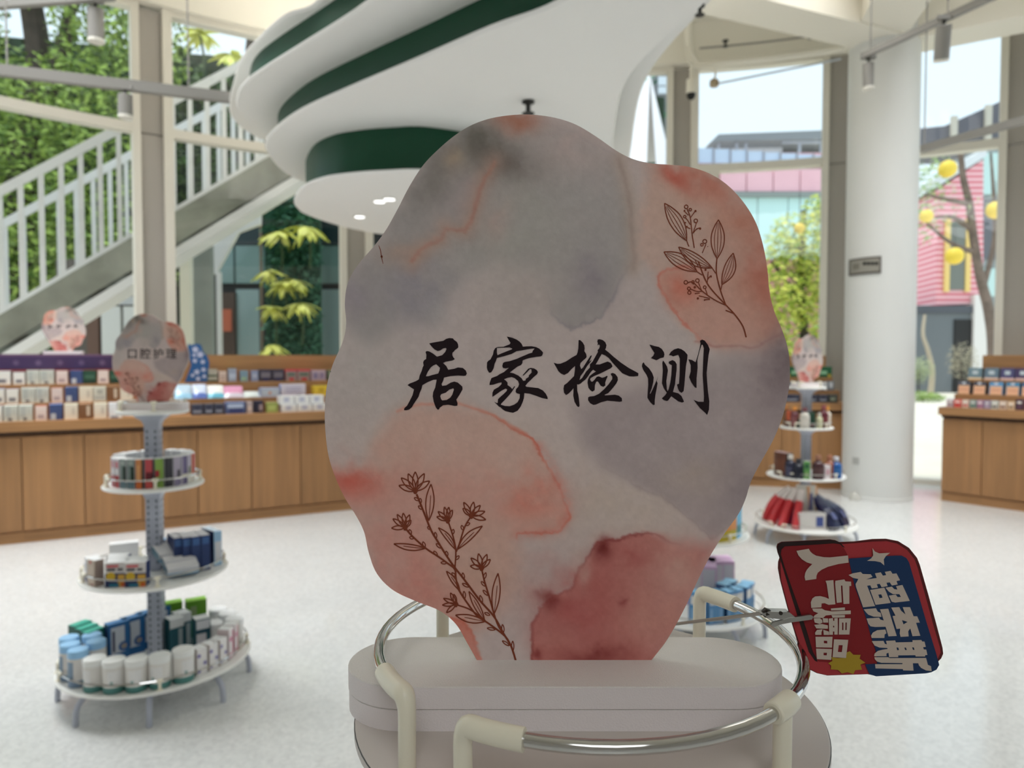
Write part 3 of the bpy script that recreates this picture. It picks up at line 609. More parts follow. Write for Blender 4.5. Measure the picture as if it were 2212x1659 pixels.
def counter(L, t0, t1, seams, where, cab_labels, ends):
    ln = L
    for i in range(0, len(seams)-1):
        a, b = seams[i], seams[i+1]
        r_ = thing('base_cabinet', ln.p((a+b)/2, .3), cab_labels[i], 'cabinet', 'oak base cabinets '+where)
        bb = B(); ln.blk(bb, a, b, .05, .6, .08, ZC-.105, WOOD); bb.build('body', r_)
        bb = B(); ln.blk(bb, a, b, .04, .58, 0, .08, WOODH); bb.build('plinth', r_)
        bb = B(); ln.blk(bb, a+.004, b-.004, .022, .05, .10, ZC-.12, WD[i % 3]); bb.build('door', r_)
    wt = thing('worktop', ln.p((t0+t1)/2, .2, ZC-.08), 'thick oak worktop running over the base cabinets '+where, 'worktop')
    bb = B(); ln.blk(bb, t0, t1, -.03, .62, ZC-.075, ZC, WOODH); bb.build('top', wt)
    bb = B(); ln.blk(bb, t0+.01, t1-.01, .03, .5, ZC-.105, ZC-.075, GAP); bb.build('shadow_gap', wt)
    ss = thing('stepped_shelf', ln.p((t0+t1)/2, .4, ZC), 'oak stepped display shelf with a tall back panel on the worktop '+where, 'shelf')
    bb = B(); ln.blk(bb, t0+ends[0], t1-ends[1], .22, .62, ZC+.001, ZA, WOODH); bb.build('lower_step', ss)
    bb = B(); ln.blk(bb, t0+ends[0]*2, t1-ends[1]*2, .42, .62, ZA, ZB, WOODH); bb.build('upper_step', ss)
    bb = B(); ln.blk(bb, t0+ends[0]*3, t1-ends[1]*3, .62, .66, ZC+.001, ZP, WOODH); bb.build('back_panel', ss)
ROW = {0: (ZC, .05), 1: (ZA, .26), 2: (ZB, .46)}
LA = Line((-3.83, 5.27), (-1.56, 6.49))
sm = [LA.s_at(u) for u in (41, 177, 303, 424, 541, 648)]; wd_ = .52
sm = [sm[0]-2*wd_, sm[0]-wd_]+sm+[sm[-1]+wd_*(k+1) for k in range(4)]
pos = ['mostly outside the frame at far left', 'at the far left edge of the frame', 'at left with its door beside the display stand', 'directly left of the stand pole', 'behind the stand pole of the oral care stand', 'just right of the oral care stand', 'two doors right of the oral care stand', 'meeting the left edge of the big sign', 'hidden behind the left of the big sign', 'hidden behind the middle of the big sign', 'hidden at the end of the long counter']
counter(LA, sm[0], sm[-1], sm, 'under the left windows', ['oak base cabinet %s, under the left windows' % p for p in pos], (0, 0))
LB = Line((1.75, 8.02), (3.56, 7.56)); sb = [0, .62, 1.24, LB.L]
counter(LB, 0, LB.L+.02, sb, 'left of the round column', ['oak base cabinet hidden behind the big sign, left of the column', 'oak base cabinet behind the right display stand', 'oak base cabinet touching the round column'], (0, .04))
LR = Line((4.23, 6.98), (5.55, 5.42)); k = LR.s_at(2124)
counter(LR, -.02, LR.L, [0, k, k+.5, LR.L], 'at the right edge', ['oak end cabinet with a light left edge at the right of the frame', 'oak base cabinet at the right edge of the frame, beside the end cabinet', 'oak base cabinet outside the frame at far right'], (.06, 0))

# ------------------------------------------------------------------ goods
def carton(wd, dp, h, front, side=None, top=None, art=()):
    """one box as one mesh, origin at the middle of its base, front towards -Y; art = (x0,x1,z0,z1,colour) as fractions of the front"""
    bb = B(); f, s_, t = C(front), C(side or front), C(top or front)
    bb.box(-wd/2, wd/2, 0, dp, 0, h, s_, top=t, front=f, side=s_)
    for i, a in enumerate(art):
        x0, x1, z0, z1, c = a[:5]; y = -.0006-.0003*i; m = C(c)
        if len(a) > 5 and a[5] == 'o':
            cx, cz, r = (x0+x1)/2*wd, (z0+z1)/2*h, (x1-x0)/2*wd
            bb.face([((cx-wd/2)+r*math.cos(2*PI*k/14), y, cz+r*math.sin(2*PI*k/14)) for k in range(14)], m)
        else:
            bb.face([(x0*wd-wd/2, y, z0*h), (x1*wd-wd/2, y, z0*h), (x1*wd-wd/2, y, z1*h), (x0*wd-wd/2, y, z1*h)], m)
    return bb
def put(bb, name, loc, rot, label, cat, group, tilt=0):
    o = D.objects.new(name, bb.mesh(name) if isinstance(bb, B) else bb); COL.objects.link(o); o.location = loc; o.rotation_euler = (tilt, 0, rot)
    return T(o, label, cat, group)
def lines(c, z0=.2, z1=.8, n=3): return tuple((.18, .82, z0+(z1-z0)*i/n, z0+(z1-z0)*(i+.45)/n, c) for i in range(n))
W_, INK = (226, 224, 216), (120, 122, 124)
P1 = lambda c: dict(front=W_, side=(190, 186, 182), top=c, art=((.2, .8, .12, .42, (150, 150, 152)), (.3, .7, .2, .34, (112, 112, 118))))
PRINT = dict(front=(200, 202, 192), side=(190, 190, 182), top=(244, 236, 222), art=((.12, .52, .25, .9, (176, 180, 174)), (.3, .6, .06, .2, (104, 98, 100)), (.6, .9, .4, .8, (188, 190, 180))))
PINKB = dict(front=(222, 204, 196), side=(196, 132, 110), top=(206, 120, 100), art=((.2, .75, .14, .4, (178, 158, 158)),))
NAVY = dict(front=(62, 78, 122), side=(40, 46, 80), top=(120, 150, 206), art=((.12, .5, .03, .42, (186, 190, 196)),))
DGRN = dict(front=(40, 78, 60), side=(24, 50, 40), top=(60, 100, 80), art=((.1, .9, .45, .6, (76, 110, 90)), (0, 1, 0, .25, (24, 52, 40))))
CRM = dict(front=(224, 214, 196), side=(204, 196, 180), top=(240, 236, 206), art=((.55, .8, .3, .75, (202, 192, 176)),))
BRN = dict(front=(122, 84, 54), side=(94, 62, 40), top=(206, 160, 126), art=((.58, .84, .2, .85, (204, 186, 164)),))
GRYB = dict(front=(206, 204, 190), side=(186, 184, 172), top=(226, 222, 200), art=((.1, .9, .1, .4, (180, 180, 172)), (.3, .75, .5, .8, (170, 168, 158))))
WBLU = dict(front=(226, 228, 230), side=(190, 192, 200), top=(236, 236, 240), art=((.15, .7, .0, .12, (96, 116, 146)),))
rown = ('counter row', 'middle step', 'top step')
def goods(L, row, items, place, dep=.10, tilt=0, gname=None):
    z, d = ROW[row]
    for (u0, u1, h, kw, nm, lab) in items:
        s0, s1 = L.s_at(u0, d), L.s_at(u1, d); p = L.p((s0+s1)/2, d, z+.0005); wd = abs(s1-s0)-.004
        put(carton(wd, dep, h, **kw), nm, p, math.atan2(L.e.y, L.e.x), lab+' '+place, 'box' if 'box' in nm or 'carton' in nm else nm.split('_')[-1], gname or 'boxes on the '+rown[row]+' '+place.split(',')[0], tilt)
pl_ = ('on the counter row left of the oral care sign', 'on the middle step left of the oral care sign', 'on the top step under the purple strip')
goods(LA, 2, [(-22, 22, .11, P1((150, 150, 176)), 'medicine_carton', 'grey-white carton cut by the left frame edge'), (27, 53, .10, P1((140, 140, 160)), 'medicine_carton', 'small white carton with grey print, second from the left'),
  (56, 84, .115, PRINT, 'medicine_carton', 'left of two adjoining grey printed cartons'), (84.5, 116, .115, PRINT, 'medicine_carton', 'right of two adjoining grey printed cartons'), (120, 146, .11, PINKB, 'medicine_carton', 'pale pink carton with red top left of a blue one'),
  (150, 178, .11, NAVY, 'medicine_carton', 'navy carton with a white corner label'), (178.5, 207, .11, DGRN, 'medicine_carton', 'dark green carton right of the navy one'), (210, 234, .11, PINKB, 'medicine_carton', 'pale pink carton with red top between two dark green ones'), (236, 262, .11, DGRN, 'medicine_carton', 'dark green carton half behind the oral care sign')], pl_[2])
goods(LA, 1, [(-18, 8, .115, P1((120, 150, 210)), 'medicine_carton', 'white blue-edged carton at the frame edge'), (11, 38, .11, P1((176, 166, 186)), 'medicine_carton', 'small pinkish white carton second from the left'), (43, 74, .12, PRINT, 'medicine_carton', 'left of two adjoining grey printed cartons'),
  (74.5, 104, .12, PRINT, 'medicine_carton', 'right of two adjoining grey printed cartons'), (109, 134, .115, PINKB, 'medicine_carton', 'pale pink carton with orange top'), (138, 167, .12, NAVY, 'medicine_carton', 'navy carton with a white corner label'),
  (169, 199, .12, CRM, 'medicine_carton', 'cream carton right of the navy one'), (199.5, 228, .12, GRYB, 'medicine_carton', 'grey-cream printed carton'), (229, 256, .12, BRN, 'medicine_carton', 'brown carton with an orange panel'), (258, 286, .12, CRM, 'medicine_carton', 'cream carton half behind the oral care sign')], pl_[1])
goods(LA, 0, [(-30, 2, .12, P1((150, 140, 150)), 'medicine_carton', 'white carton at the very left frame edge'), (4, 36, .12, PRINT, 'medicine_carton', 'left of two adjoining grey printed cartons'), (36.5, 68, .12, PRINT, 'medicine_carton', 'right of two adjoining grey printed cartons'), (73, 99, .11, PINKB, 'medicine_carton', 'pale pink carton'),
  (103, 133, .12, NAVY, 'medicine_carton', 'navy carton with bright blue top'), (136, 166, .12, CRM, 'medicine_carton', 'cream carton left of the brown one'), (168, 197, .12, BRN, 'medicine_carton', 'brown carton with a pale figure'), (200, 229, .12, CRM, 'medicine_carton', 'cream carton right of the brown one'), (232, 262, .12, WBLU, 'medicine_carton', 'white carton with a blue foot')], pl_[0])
# purple printed strip leaning on the back panel
z, d = ZB, .60; s0, s1 = LA.s_at(-40, d), LA.s_at(243, d)
ps = thing('header_strip', LA.p((s0+s1)/2, d, 1.31), 'long dark purple header strip on the back panel above the top step', 'header strip')
bb = B(); LA.blk(bb, s0, s1, .585, .612, 1.318, 1.425, mat('strip_purple', (66, 46, 84), .5, k=1.1)); bb.build('strip', ps)
bb = B(); LA.blk(bb, s0, s1, .588, .610, 1.425, 1.442, mat('strip_top', (112, 82, 108), .5, k=1.1)); LA.blk(bb, s0, s1, .588, .610, 1.30, 1.318, mat('strip_red', (172, 84, 84), .5, k=1.1)); bb.build('edge_band', ps)
for k in range(6):
    sx = s0+(s1-s0)*(k+.5)/6; bb = B()
    bb.poly([[LA.p(sx+.028*math.cos(a)*(1 if i % 2 else .55), .584, 1.37+.028*math.sin(a)*(1 if i % 2 else .55)) for i, a in enumerate([2*PI*j/16 for j in range(16)])]], mat('strip_motif', (104, 84, 116), .5, k=1.1)); bb.build('rosette', ps)
# right half of the long counter
px = 'right of the oral care sign'
BLKV = dict(front=(58, 52, 66), side=(36, 32, 44), top=(96, 90, 104), art=((.12, .88, .3, .75, (112, 104, 110)), (.3, .7, .05, .2, (40, 40, 90))))
REDG = dict(front=(150, 128, 124), side=(170, 60, 62), top=(196, 78, 80), art=((0, 1, .82, 1, (190, 70, 76)), (.15, .85, .4, .7, (98, 108, 96)), (.3, .75, .04, .25, (188, 44, 50))))
LAV = dict(front=(176, 156, 168), side=(150, 110, 130), top=(216, 140, 150), art=((.12, .45, .2, .75, (126, 116, 150)), (.55, .88, .2, .75, (138, 120, 150))))
GRN2 = dict(front=(122, 130, 108), side=(60, 62, 54), top=(150, 130, 100), art=((.15, .85, .3, .7, (160, 172, 150)), (.1, .9, 0, .2, (72, 84, 70))))
goods(LA, 2, [(446, 470, .115, dict(front=(170, 164, 148), side=(90, 80, 66), top=(190, 186, 166), art=((0, 1, .4, .55, (66, 82, 60)), (0, 1, 0, .15, (50, 66, 46)))), 'medicine_carton', 'grey carton with dark green bands'),
  (472, 489, .095, dict(front=(206, 186, 172), art=lines((170, 140, 126), .2, .7, 2)), 'medicine_carton', 'short beige carton next to the green-banded one'), (492, 511, .12, dict(front=(150, 158, 176), side=(96, 90, 90), top=(150, 196, 86), art=((.1, .9, .2, .6, (176, 186, 200)),)), 'medicine_carton', 'slim blue-grey carton with a bright green top'),
  (517, 536, .10, dict(front=(122, 146, 158), side=(140, 90, 70), top=(150, 170, 180), art=((.2, .8, .1, .4, (150, 176, 140)),)), 'medicine_carton', 'slim pale blue carton, first of two'), (541, 558, .10, dict(front=(132, 142, 168), side=(130, 84, 66), top=(150, 160, 180), art=((.2, .8, .3, .7, (168, 172, 186)),)), 'medicine_carton', 'slim pale violet carton, second of two'),
  (560, 587, .11, BLKV, 'medicine_carton', 'dark violet carton, left of a pair'), (588, 614, .11, BLKV, 'medicine_carton', 'dark violet carton, right of a pair'), (617, 641, .11, REDG, 'medicine_carton', 'red-topped carton, left of a pair'), (642, 670, .11, REDG, 'medicine_carton', 'red-topped carton, right of a pair'),
  (672, 704, .10, LAV, 'medicine_carton', 'lavender double carton near the big sign'), (708, 726, .10, GRN2, 'medicine_carton', 'olive carton by the big sign edge'), (727, 748, .10, GRN2, 'medicine_carton', 'olive carton half behind the big sign')], 'on the top step '+px)
goods(LA, 1, [(561, 604, .085, dict(front=(172, 178, 196), side=(120, 130, 160), top=(186, 196, 214), art=((.1, .9, .2, .8, (188, 196, 206)), (.42, .56, .3, .6, (196, 140, 120)))), 'flat_carton', 'wide pale blue-grey flat carton'), (606, 660, .115, dict(front=(206, 198, 208), side=(150, 160, 196), top=(216, 208, 214), art=lines((176, 168, 190), .3, .85, 3)+((.6, .8, 0, .15, (70, 64, 70)),)), 'flat_carton', 'wide lilac-white carton behind the white box stack'),
  (676, 722, .095, dict(front=(226, 192, 58), side=(186, 150, 40), top=(240, 210, 80), art=((.25, .5, .3, .8, (196, 160, 40)), (.6, .85, .2, .6, (200, 150, 60)))), 'flat_carton', 'bright yellow carton beside the big sign')], 'on the middle step '+px)
# soft packs lying on the middle step
def pouch(u0, u1, h, c1, c2, label):
    z, d = ROW[1]; s0, s1 = LA.s_at(u0, d), LA.s_at(u1, d); wd = s1-s0; bb = B(); n, mrow = 10, 6; V = []
    for j in range(mrow+1):
        for i in range(n+1):
            x, y = i/n, j/mrow; bul = (math.sin(PI*x)**.5)*(math.sin(PI*min(.98, max(.02, y)))**.5)
            V.append((x*wd-wd/2, y*.10-.03*bul*(1-y), y*h+.012*bul))
    F1, F2 = [], []
    for j in range(mrow):
        for i in range(n): (F1 if j < 2 else F2).append((j*(n+1)+i, j*(n+1)+i+1, (j+1)*(n+1)+i+1, (j+1)*(n+1)+i))
    m1, m2 = mat('film_%d%d%d' % c1, c1, .18, k=1.15, spec=.7), mat('film_%d%d%d' % c2, c2, .18, k=1.15, spec=.7)
    bb.raw(V, F1, m1); bb.raw(V, F2, m2); bb.face([(-wd/2, .10, h), (wd/2, .10, h), (wd/2, .10, 0), (-wd/2, .10, 0)], m2); bb.face([(-wd/2, 0, 0), (wd/2, 0, 0), (wd/2, .1, 0), (-wd/2, .1, 0)], m1)
    put(bb, 'soft_pack', LA.p((s0+s1)/2, d+.02, z+.001), math.atan2(LA.e.y, LA.e.x), label, 'pack', 'glossy soft packs on the middle step')
pouch(376, 414, .12, (160, 206, 232), (176, 196, 210), 'pale blue glossy pack just right of the oral care sign'); pouch(416, 447, .12, (96, 120, 190), (196, 206, 226), 'blue and white glossy pack left of the white one')
pouch(449, 484, .11, (110, 186, 210), (226, 226, 220), 'white and turquoise glossy pack between blue and pink'); pouch(484, 526, .10, (216, 206, 216), (206, 140, 170), 'pink glossy pack right of the turquoise one'); pouch(527, 562, .05, (206, 212, 206), (216, 222, 216), 'low white pack right of the pink one')
DKC = dict(front=(60, 64, 82), side=(36, 34, 46), top=(110, 100, 96), art=((.15, .85, .2, .45, (140, 146, 160)), (.4, .6, .5, .75, (30, 30, 60))))
pc = 'on the counter row '+px
goods(LA, 0, [(411, 438, .09, DKC, 'medicine_carton', 'dark slate carton, first of three'), (439, 460, .09, DKC, 'medicine_carton', 'dark slate carton, second of three'), (461, 483, .09, DKC, 'medicine_carton', 'dark slate carton, third of three'),
  (485, 529, .10, dict(front=(80, 96, 140), side=(120, 120, 150), top=(150, 160, 190), art=((.1, .9, .5, .85, (176, 190, 214)), (.2, .9, .05, .45, (56, 66, 116)))), 'flat_carton', 'wide blue and white carton'), (531, 545, .10, dict(front=(176, 160, 158), side=(90, 84, 96), art=((.2, .8, .2, .6, (206, 188, 176)),)), 'medicine_carton', 'narrow beige-grey carton'),
  (547, 568, .105, dict(front=(40, 38, 58), side=(28, 26, 40), top=(60, 54, 74), art=((.55, .9, .2, .7, (160, 140, 140)),)), 'medicine_carton', 'navy-black carton'), (573, 600, .09, dict(front=(150, 160, 86), side=(110, 84, 56), top=(176, 160, 110), art=((.2, .8, .2, .7, (176, 190, 110)),)), 'medicine_carton', 'olive-yellow carton left of the white stack')], pc)
for r_, cnt, z0 in ((0, ((606, 640), (641, 674), (675, 706)), 0), (1, ((603, 636), (637, 669), (670, 700)), .066)):
    for i, (a, b) in enumerate(cnt):
        s0, s1 = LA.s_at(a, .05), LA.s_at(b, .05)
        put(carton(s1-s0-.004, .11, .064 if r_ == 0 else .075, (226, 226, 224), (206, 204, 204), (240, 238, 234), ((.28, .68, .25, .85, (196, 198, 210)), (.4, .55, .4, .7, (176, 180, 200)))), 'white_carton', LA.p((s0+s1)/2, .05+.02*r_, ZC+.001+z0), math.atan2(LA.e.y, LA.e.x), '%s white carton of the %s layer in the white stack by the big sign' % (('left', 'middle', 'right')[i], ('bottom', 'top')[r_]), 'box', 'white cartons stacked on the counter')
# right hand counters
GRN = dict(front=(34, 96, 62), side=(24, 66, 44), top=(60, 120, 84), art=((.3, .7, .3, .6, (150, 200, 160)), (.05, .2, 0, .3, (196, 170, 60)), (.75, .95, 0, .3, (190, 166, 60))))
goods(LB, 2, [(1700, 1733, .12, GRN, 'medicine_carton', 'dark green carton behind the small sign'), (1762, 1798, .12, GRN, 'medicine_carton', 'dark green carton with white print right of the small sign')], 'on the top step left of the column')
goods(LB, 1, [(1700, 1740, .09, DKC, 'medicine_carton', 'dark carton behind the small stand tray'), (1770, 1788, .09, WBLU, 'medicine_carton', 'small blue-white carton'), (1789, 1803, .10, dict(front=(120, 128, 140), art=((.2, .8, .3, .9, (206, 210, 214)),)), 'medicine_carton', 'grey carton with white print')], 'on the middle step left of the column')
goods(LB, 0, [(1690, 1730, .085, DKC, 'medicine_carton', 'dark carton left of the stand pole'), (1746, 1768, .085, DKC, 'medicine_carton', 'dark carton, first right of the stand pole'), (1769, 1790, .085, DKC, 'medicine_carton', 'dark carton, second right of the stand pole'), (1791, 1812, .09, dict(front=(70, 74, 70), side=(40, 40, 40), top=(90, 90, 84), art=((.2, .7, .3, .6, (150, 160, 140)),)), 'medicine_carton', 'dark grey-green carton nearest the column')], 'on the counter row left of the column')
FC = lambda a, b, s_: dict(front=a, side=s_, top=a, art=((.3, .7, .45, .75, (196, 206, 210)), (0, 1, 0, .16, b)))
goods(LR, 2, [(2091, 2122, .12, FC((112, 136, 146), (240, 206, 168), (34, 48, 52)), 'facial_carton', 'first slate blue carton with a cream foot from the left'), (2126, 2158, .12, FC((104, 124, 138), (232, 196, 176), (34, 44, 52)), 'facial_carton', 'second slate blue carton with a cream foot'), (2161, 2192, .12, FC((78, 76, 116), (226, 190, 182), (44, 40, 66)), 'facial_carton', 'dark violet carton with a pale foot'), (2193, 2226, .12, FC((72, 60, 96), (226, 190, 182), (44, 34, 60)), 'facial_carton', 'purple carton cut by the right frame edge')], 'on the top step of the right counter', .07, -.18)
FD = lambda a: dict(front=a, side=(22, 30, 40), top=a, art=((.06, .94, 0, .68, (226, 176, 140)), (.15, .85, .3, .45, (216, 156, 126)), (.35, .62, .8, .95, (210, 214, 222))))
goods(LR, 1, [(2069, 2097, .125, FD((84, 86, 96)), 'facial_carton', 'first grey-topped carton with a peach front'), (2102, 2131, .125, FD((74, 74, 84)), 'facial_carton', 'second grey-topped carton with a peach front'), (2137, 2168, .125, FD((88, 146, 190)), 'facial_carton', 'first blue-topped carton with a peach front'), (2173, 2204, .125, FD((70, 130, 166)), 'facial_carton', 'second blue-topped carton with a peach front'), (2207, 2236, .125, FD((60, 100, 140)), 'facial_carton', 'blue carton cut by the right frame edge')], 'on the middle step of the right counter', .07, -.18)
cols = [((206, 186, 190), (170, 150, 160)), ((226, 120, 110), (206, 60, 60)), ((226, 206, 190), (206, 100, 96)), ((140, 166, 160), (90, 120, 112)), ((186, 150, 176), (150, 96, 130)), ((150, 140, 170), (196, 180, 200)), ((206, 212, 204), (120, 110, 110)), ((222, 200, 180), (150, 120, 110)), ((226, 196, 160), (160, 140, 120)), ((70, 46, 64), (100, 70, 90))]
us_ = [2046, 2062, 2080, 2096, 2112, 2127, 2143, 2160, 2178, 2196, 2214]
cn = ('pale mauve', 'coral red', 'cream with red print', 'grey-teal', 'mauve', 'lilac-grey', 'pale grey-green', 'beige', 'peach', 'dark plum')
goods(LR, 0, [(us_[i], us_[i+1]-1, .075 if i < 9 else .10, dict(front=a, side=b, top=a, art=((.15, .85, .15, .45, b), (.2, .8, .6, .8, (232, 226, 220)))), 'small_carton', 'small %s carton, %s from the left,' % (cn[i], ordn(i))) for i, (a, b) in enumerate(cols)], 'on the counter row of the right counter', .07)
# ================================================================== ROUND TIERED DISPLAY STANDS
TZ = (1.187, .878, .506, .132); TRF = (.158, .222, .318, .415); TR = (.143, .197, .289, .378)
def cpos(c, R, phi, z): return Vector((c[0]+R*math.sin(phi), c[1]-R*math.cos(phi), z))
def rails(c, R, z, parent, posts, segs, rr=.0045, pr=.0075, seg_n=10, hh=.044):
    """ring rail on upright posts; posts = [(phi, kind)], kind +1/-1 = elbow whose sleeve runs that way, 0 = tee"""
    zr = z+hh
    for a, k in posts:
        p = cpos(c, R, a, z); sl = .036/R; ft = 1.0 if (k == -1 and seg_n > 12) else 2.1
        bb = B(); bb.tube([p, Vector((p.x, p.y, z+.0015)), Vector((p.x, p.y, z+.003)), Vector((p.x, p.y, z+.0035))], [pr*ft, pr*ft, pr*(ft-.1), pr], IVORY, seg_n)
        if k:
            e = [cpos(c, R, a+k*t*sl, zr) for t in (.12, .3, .5, .75, .96, 1.0)]
            path = [p, p+Vector((0, 0, hh*.55)), p+Vector((0, 0, hh*.8)), p+Vector((0, 0, hh*.93))+(e[0]-p-Vector((0, 0, hh)))*.35]+e
            n_ = len(path); bb.tube(catmull(path, 3), [pr*(1.0 if i < 7 else 1.0+.18*min(1, (i-6)/5)) for i in range(3*(n_-1)+1)], IVORY, seg_n)
        else:
            bb.tube([p, p+Vector((0, 0, hh-.002))], pr, IVORY, seg_n)
            bb.tube([cpos(c, R, a+t*sl*.62, zr) for t in (-.5, -.47, -.2, 0, .2, .47, .5)], [pr*1.05, pr*1.2, pr*1.25, pr*1.25, pr*1.25, pr*1.2, pr*1.05], IVORY, seg_n)
        bb.build('rail_post', parent)
    for a, b in segs:
        n = max(8, int(abs(b-a)*12)); bb = B(); bb.tube([cpos(c, R, a+(b-a)*i/n, zr) for i in range(n+1)], rr, CHROME, seg_n); bb.build('guard_rail', parent)
RD = math.radians
def make_stand(c, label, tz=TZ, hi=False):
    st = thing('display_stand', (c[0], c[1], 0), label, 'display stand', 'round tiered display stands')
    EDGE = mat('shelf_edge_line', (70, 66, 62), .5)
    for i, (z, R) in enumerate(zip(tz, TRF if hi else TR)):
        bb = B(); sh_ = PLATE if (i == 0 and hi) else SHELF
        prof = [(R-.012, -.016), (R-.003, -.012), (R, -.006), (R, -.0012), (R-.0006, -.0006), (R-.0016, 0)] if hi and i == 0 else [(R-.012, -.016), (R-.003, -.012), (R, -.006), (R-.004, 0)]
        bb.lathe([(r, z+dz) for r, dz in prof], sh_, 96 if hi and i == 0 else 56, (c[0], c[1], 0), mats=[sh_, sh_, sh_, EDGE, sh_, sh_] if hi and i == 0 else None)
        o = bb.build('shelf', st)
        if i == 0 and hi:
            rails(c, .1416, z, o, [(RD(-52), -1), (RD(-33), 1), (RD(45), 0), (RD(132), -1), (RD(-130), 0)], [(RD(-33)+.24, RD(132)-.24), (RD(-52)-.24, RD(-165))], .0038, .0052, 18)
        else:
            R2 = R-.018; ex = .036/R2
            pts = [RD(-62), RD(-48), RD(28), RD(112), RD(-140), RD(176)]
            rails(c, R2, z, o, [(pts[0], -1), (pts[1], 1), (pts[2], 0), (pts[3], 0), (pts[4], 0)], [(pts[1]+ex, RD(208)), (pts[0]-ex, RD(-145))], .0036, .006, 6, .036)
    for i in range(4):
        z1 = tz[i]-.016; z0 = tz[i+1] if i < 3 else .02
        bb = B(); a = RD(45); r = .039
        bb.lathe([(r, z0), (r, z1-.05), (r*1.25, z1-.03), (r*2.2, z1-.006), (r*2.2, z1)], POLE, 4, (c[0], c[1], 0), a0=RD(45)+RD(9)); bb.build('pole', st)
        bb = B()
        k = 0
        ra = r*math.cos(a)+.0006
        zz = z0+.03
        while zz < z1-.06:
            for fa in range(4):
                th_ = RD(9)+fa*PI/2; nx, ny = math.cos(th_), math.sin(th_); tx, ty = -ny, nx
                for sx in (-.016, .016):
                    p = Vector((c[0]+nx*ra+tx*sx, c[1]+ny*ra+ty*sx, zz)); t = Vector((tx, ty, 0))*.0035
                    bb.face([p-t, p+t, p+t+Vector((0, 0, .012)), p-t+Vector((0, 0, .012))], SLOT)
            zz += .026
        bb.build('slot_rows', st, kind='stuff')
    R = (TRF if hi else TR)[3]
    for k in range(8):
        a = RD(22+45*k); p = cpos(c, R-.07, a, tz[3]-.016); q = cpos(c, R-.01, a, .0); m_ = cpos(c, R-.02, a, tz[3]*.55)
        bb = B(); bb.tube(catmull([p, m_, q+Vector((0, 0, .02)), q+Vector((0, 0, .0))], 5), .011, POLE, 8); bb.build('leg', st)
    return st
SLc, SMc, SRc = (-1.52, 3.0), (.935, 3.67), (2.285, 5.5)
s1 = make_stand(SLc, 'white round four tier stand at left holding the oral care sign and toothpaste')
s2 = copy_tree(s1); s2.location = (SMc[0], SMc[1], 0); T(s2, 'white round tiered stand half hidden behind the right side of the big sign', 'display stand', 'round tiered display stands')
s3 = copy_tree(s1); s3.location = (SRc[0], SRc[1], 0); T(s3, 'white round tiered stand with brown bottles and bags near the round column', 'display stand', 'round tiered display stands')

def ring(c, tier, phi, r, z=0):
    """point on a shelf: phi 0 = the side facing the viewer's place, positive to the right"""
    b = math.atan2(-c[0], c[1])                               # heading from the stand to the camera, about +Z
    a = phi+b; rot = a; r = r*TR[tier]/TRF[tier]
    return Vector((c[0]+r*math.sin(a), c[1]-r*math.cos(a), TZ[tier]+.0005+z)), rot
def place(c, tier, phi, r, bb, name, label, cat='box', group=None, z=0, drot=0, tilt=0, sc=None):
    p, rot = ring(c, tier, RD(phi), r, z); o = put(bb, name, p, rot+RD(drot), label, cat, group, tilt); k = sc or {1: 1.0, 2: .8, 3: .86}[tier] if c is SLc else (sc or ({1: 1.15, 2: 1.15, 3: 1.22} if c is SRc else {1: 1, 2: 1.1, 3: 1.2})[tier])
    o.scale = (k, k, k); return o
WTOP = (240, 240, 236)
